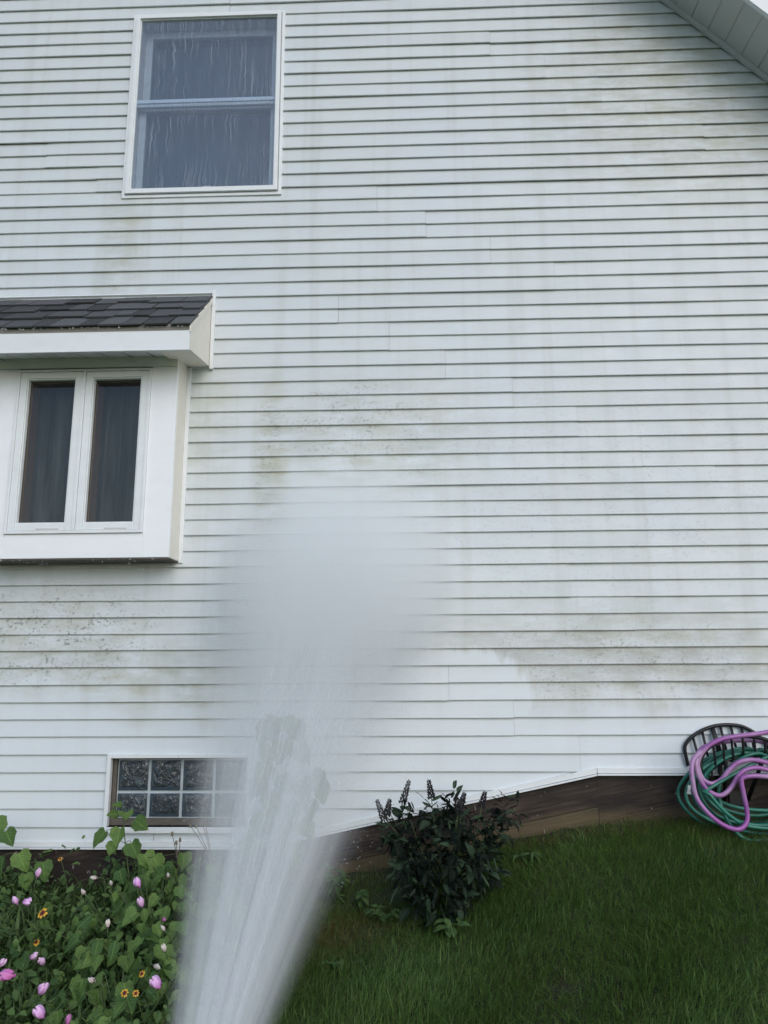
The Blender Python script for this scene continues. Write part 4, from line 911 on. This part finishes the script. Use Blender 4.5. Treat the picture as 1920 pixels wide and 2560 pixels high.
# ------------------------------------------------------------------ dark shrub with flower spikes
def shrub():
    c = Vector((.20, -.47, -.10)); rnd = random.Random(31); b = (.20, -.42); pl = empty('shrub', (b[0], b[1], g(*b)))
    tag(pl, 'dark leafy shrub with flower spikes standing before the sloping skirt board', 'shrub')
    def pt(shell=True):
        h = rnd.random() ** .75; a = rnd.uniform(0, 6.283); top = h > .86
        sr = math.sqrt(rnd.random()) if (top or not shell) else rnd.uniform(.72, 1.06)
        rad = (.15 + .175 * h ** .7) * (1 + .16 * math.sin(3 * a + 1) + .12 * math.sin(5 * a + 9 * h)) * sr
        ragged = .355 * (1 + .20 * math.sin(4 * a + 2) + .12 * math.sin(7 * a) + rnd.uniform(-.10, .14))
        x = .175 + rad * math.cos(a); y = min(-.50 + rad * (1.0 + .35 * (1 - h)) * math.sin(a), -.05)
        v = Vector((math.cos(a) * sr, math.sin(a) * sr, 1.2 * (h - .45))).normalized()
        return Vector((x, y, g(x, y) + .015 + h * ragged)), v
    st = MB(); ends = []
    spikes = [(.11, -.40, .385), (-.033, -.38, .355), (-.148, -.40, .27), (-.120, -.38, .295), (.254, -.42, .31), (.275, -.36, .325), (.386, -.40, .34), (.45, -.38, .27)]
    spikes = [(q[0], q[1], q[2] - .028) for q in spikes]
    for t in spikes: st.tube(spline([(b[0] + (t[0] - b[0]) * .15, b[1], g(*b) - .01), (b[0] + (t[0] - b[0]) * .7, b[1], .12), t], 5), .004, 5, .0015)
    for i in range(14):
        p, v = pt(); st.tube(spline([(b[0], b[1], g(*b) - .01), (Vector((b[0], b[1], g(*b))) + p) / 2 + Vector((0, 0, .05)), p], 4), .004, 5, .0015)
    for i in range(255):
        p, v = pt(); tip = v * .6 + Vector((rnd.uniform(-.5, .5), rnd.uniform(-.6, .2), rnd.uniform(-.9, .5))); nrm = v + TOCAM * .5 + Vector((rnd.uniform(-.6, .6), rnd.uniform(-.6, .6), rnd.uniform(-.2, .8)))
        inst('leaf', rnd.choice(SHL), pl, orient(p, tip, nrm, rnd.uniform(.045, .09), pl.location))
    # inner foliage, too dense to count
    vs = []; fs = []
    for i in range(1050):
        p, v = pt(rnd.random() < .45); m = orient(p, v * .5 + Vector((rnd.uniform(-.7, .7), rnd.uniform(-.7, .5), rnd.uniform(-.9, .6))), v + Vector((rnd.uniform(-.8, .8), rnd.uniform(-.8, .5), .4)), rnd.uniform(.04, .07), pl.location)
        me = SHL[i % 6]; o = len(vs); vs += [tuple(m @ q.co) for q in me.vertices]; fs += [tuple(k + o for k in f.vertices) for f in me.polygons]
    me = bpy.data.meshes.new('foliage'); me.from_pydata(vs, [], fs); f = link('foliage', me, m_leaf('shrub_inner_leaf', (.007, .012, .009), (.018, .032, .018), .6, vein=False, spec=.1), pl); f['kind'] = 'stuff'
    finish_stems(pl, st)
    mf = m_plain('flower_spike', (.030, .026, .030), .8, amt=.6, nscale=90)
    for t in spikes:
        mb = MB(); d = Vector((rnd.uniform(-.55, .35), rnd.uniform(-.2, .2), 1)).normalized(); L = rnd.uniform(.06, .125); ax = d.orthogonal().normalized(); ay = d.cross(ax)
        for i in range(46):
            u = i / 46; a = i * 2.4; r = .0145 * (1 - u * .6); q = Vector(t) + d * (u * L - .03) + (ax * math.cos(a) + ay * math.sin(a)) * r; s = .0088 * (1 - .4 * u)
            o = (ax * math.cos(a) + ay * math.sin(a)) * s * 1.3 + d * s
            mb.add([q + o, q + ax.cross(o) * .8, q - ax.cross(o) * .8, q - o * .5 + d * s, q - d * s], [(0, 1, 3), (0, 3, 2), (0, 4, 1), (0, 2, 4), (1, 4, 3), (2, 3, 4)])
        mb.tube([Vector(t) - d * .04, Vector(t) + d * (L - .03)], .0035, 5, .0012)
        mb.v = [tuple(Vector(v) - pl.location) for v in mb.v]; mb.build('flower_spike', mf, pl)
    for t in spikes:                                   # leaves climbing the flowering stems
        for i in range(5):
            q = Vector(t) + Vector((rnd.uniform(-.012, .012), rnd.uniform(-.02, .01), -.045 - .028 * i)); a = i * 2.4 + rnd.random()
            inst('leaf', rnd.choice(SHL), pl, orient(q, (math.cos(a), math.sin(a) - .3, rnd.uniform(-.2, .7)), TOCAM, rnd.uniform(.045, .075), pl.location))
    vm = MB(); p0 = Vector((.19, -.80, -.20))
    for i in range(16):
        q = p0 + Vector((rnd.uniform(-.022, .022), rnd.uniform(-.01, .01), rnd.uniform(-.014, .014))); s = rnd.uniform(.004, .007)
        vm.add([q + Vector((s, 0, 0)), q + Vector((0, -s, s)), q + Vector((-s, 0, 0)), q + Vector((0, 0, -s)), q + Vector((0, s, 0))], [(0, 1, 3), (1, 2, 3), (0, 4, 1), (1, 4, 2), (2, 4, 3), (3, 4, 0)])
    vm.v = [tuple(Vector(v) - pl.location) for v in vm.v]; vm.build('purple_flower', m_plain('violet_petal', (.10, .06, .30), .6), pl)
shrub()

# weeds by the skirt board
def weed(b, h, n, label, seed, meshes, spread, size):
    rnd = random.Random(seed); pl = empty('weed', (b[0], b[1], g(*b))); tag(pl, label, 'weed', 'weeds along the skirt board'); st = MB()
    for s in range(3):
        e = Vector((b[0] + rnd.uniform(-spread, spread), b[1] + rnd.uniform(-spread, spread) * .6, g(*b) + h * rnd.uniform(.6, 1)))
        path = spline([(b[0], b[1], g(*b) - .01), ((b[0] + e.x) / 2, (b[1] + e.y) / 2, g(*b) + h * .5), e], 5); st.tube(path, .0022, 5, .001)
        for i in range(n // 3):
            p = path[2 + int((len(path) - 3) * (i + 1) / (n // 3))]; a = i * 2.4 + rnd.uniform(-.3, .3)
            inst('leaf', rnd.choice(meshes), pl, orient(p, (math.cos(a), math.sin(a), rnd.uniform(-.5, .35)), (0, -.3, 1), size * rnd.uniform(.7, 1.15), pl.location))
    finish_stems(pl, st)
weed((-.40, -.30), .21, 33, 'tallest light green weed with narrow leaves, between the spray and the shrub', 41, LANCE, .06, .085)
weed((-.27, -.42), .13, 27, 'low leafy weed just right of the tallest weed', 42, OVATE, .07, .05)
weed((-.12, -.62), .10, 30, 'low clover-like weed at the left foot of the shrub', 43, OVATE, .10, .042)
weed((.16, -.83), .12, 21, 'weed with broad drooping leaves in front of the shrub by the violet flower', 44, OVATE, .06, .055)
weed((-.30, -.90), .05, 24, 'flat low weed in the brownish patch of lawn', 45, OVATE, .09, .034)
weed((.62, -.30), .10, 24, 'small weed at the right foot of the shrub', 46, LANCE, .05, .06)

# ------------------------------------------------------------------ water spray (pressure-washer fan) hitting the wall
def spray():
    N = Vector((-.303, -3.589, .344)); C = Vector((-.44, 0, 1.55)); ca, sa = math.cos(R(38)), math.sin(R(38)); AX, AZ = .90, .86
    mb = MB(); n = 40; rows = 26; vs = []; YW = -.018
    for i in range(rows + 1):
        t = .04 + (1 - .04) * i / rows
        for k in range(n):
            a = 6.283185 * k / n; u, v = AX * 1.03 * math.cos(a), AZ * 1.03 * math.sin(a)
            q = Vector((C.x + u * ca - v * sa, YW, C.z + u * sa + v * ca)); vs.append(N + (q - N) * t)
    fs = [(i * n + k, i * n + (k + 1) % n, (i + 1) * n + (k + 1) % n, (i + 1) * n + k) for i in range(rows) for k in range(n)] + [tuple(range(n - 1, -1, -1)), tuple(rows * n + k for k in range(n))]
    mb.add(vs, [f[::-1] for f in fs])
    k = NT('water_mist'); k.t.nodes.remove(k.b)
    P = k.pos(); D = k.vmath('SUBTRACT', P, tuple(N)); dx, dy, dz = k.sep(D)
    f = k.math('DIVIDE', 3.571, k.math('MAXIMUM', dy, .05))            # central projection from the nozzle on to the wall
    qx = k.math('SUBTRACT', k.math('ADD', k.math('MULTIPLY', dx, f), N.x), C.x); qz = k.math('SUBTRACT', k.math('ADD', k.math('MULTIPLY', dz, f), N.z), C.z)
    u = k.math('DIVIDE', k.math('ADD', k.math('MULTIPLY', qx, ca), k.math('MULTIPLY', qz, sa)), AX); v = k.math('DIVIDE', k.math('SUBTRACT', k.math('MULTIPLY', qz, ca), k.math('MULTIPLY', qx, sa)), AZ)
    r = k.math('SQRT', k.math('ADD', k.math('MULTIPLY', u, u), k.math('MULTIPLY', v, v)))
    edge = k.rng(r, k.rng(t, .20, .8, .40, 1.0), k.rng(t, .20, .8, .24, .36), 0, 1, True)
    t = k.math('DIVIDE', 1., f)                                        # 0 at the nozzle, 1 at the wall
    st = k.noise(k.xyz(k.math('MULTIPLY', qx, 7.), k.math('MULTIPLY', qz, 7.), k.math('MULTIPLY', t, .8)), 1., 4, .7)
    st2 = k.noise(k.xyz(k.math('MULTIPLY', qx, 42.), k.math('MULTIPLY', qz, 42.), k.math('MULTIPLY', t, 2.)), 1., 3, .7)
    streak = k.math('MULTIPLY', k.rng(st, .36, .66, .10, 2.2), k.rng(st2, .35, .66, .25, 2.1))
    streak = k.n('Mix', {0: k.rng(t, .45, .85), 2: streak, 3: .9})
    dens = k.math('ADD', k.math('DIVIDE', .25, k.math('POWER', k.math('MAXIMUM', t, .08), 1.8)), k.math('MULTIPLY', k.math('MULTIPLY', k.rng(t, .78, 1.0, 0, 1), k.rng(qz, -.70, -.15, .03, 1, True)), 6.0))
    dens = k.math('MULTIPLY', k.math('MULTIPLY', dens, edge), streak)
    vol = k.t.nodes.new('ShaderNodeVolumePrincipled'); vol.inputs['Color'].default_value = (.988, .998, 1, 1); k.t.links.new(dens, vol.inputs['Density']); vol.inputs['Anisotropy'].default_value = .0
    k.t.links.new(vol.outputs[0], k.out.inputs['Volume'])
    o = mb.build('water_spray', k.m, None, 0, True); tag(o, 'white fan of water spray blasting from below up on to the siding', 'water spray', kind='stuff')
    # broken strands and drops of water inside the fan
    rnd = random.Random(77); sb = MB(); db = MB(); mw = NT('water_strand', (.86, .89, .93), .35)
    tr = mw.t.nodes.new('ShaderNodeBsdfTransparent'); mx = mw.t.nodes.new('ShaderNodeMixShader'); mx.inputs[0].default_value = .22
    mw.t.links.new(tr.outputs[0], mx.inputs[1]); mw.t.links.new(mw.b.outputs[0], mx.inputs[2]); mw.t.links.new(mx.outputs[0], mw.out.inputs[0])
    for i in range(520):
        a = rnd.uniform(0, 6.283); q = math.sqrt(rnd.random()) * .44
        if i % 4 == 0: q = rnd.uniform(.34, .44)
        uu, vv = AX * q * math.cos(a), AZ * q * math.sin(a); tgt = Vector((C.x + uu * ca - vv * sa, YW, C.z + uu * sa + vv * ca)); d = tgt - N
        t0 = rnd.uniform(.06, .46); t1 = min(t0 + rnd.uniform(.03, .15), .58); m = (t0 + t1) / 2
        rad = rnd.uniform(.0003, .0009) * (.5 + m)
        p0, p1, p2 = N + d * t0, N + d * m, N + d * t1; jig = Vector((rnd.uniform(-1, 1), rnd.uniform(-1, 1), rnd.uniform(-1, 1))) * .002
        sb.tube([p0, p1 + jig], rad * .3, 4, rad); sb.tube([p1 + jig, p2], rad, 4, rad * .2)
    for i in range(1600):
        a = rnd.uniform(0, 6.283); q = rnd.uniform(.75, 1.12) if i % 2 else math.sqrt(rnd.random())
        uu, vv = AX * q * math.cos(a), AZ * q * math.sin(a); tgt = Vector((C.x + uu * ca - vv * sa, -.03, C.z + uu * sa + vv * ca)); p = N + (tgt - N) * rnd.uniform(.22, .97)
        r0 = rnd.uniform(.0006, .0017)
        db.add([p + Vector(v) * r0 for v in ((1, 0, 0), (-1, 0, 0), (0, 1, 0), (0, -1, 0), (0, 0, 1.5), (0, 0, -1.5))], [(0, 2, 4), (2, 1, 4), (1, 3, 4), (3, 0, 4), (2, 0, 5), (1, 2, 5), (3, 1, 5), (0, 3, 5)])
    w1 = sb.build('water_strands', mw.m, o, 0, True); w1['kind'] = 'stuff'; w2 = db.build('water_drops', mw.m, o, 0, True); w2['kind'] = 'stuff'
spray()
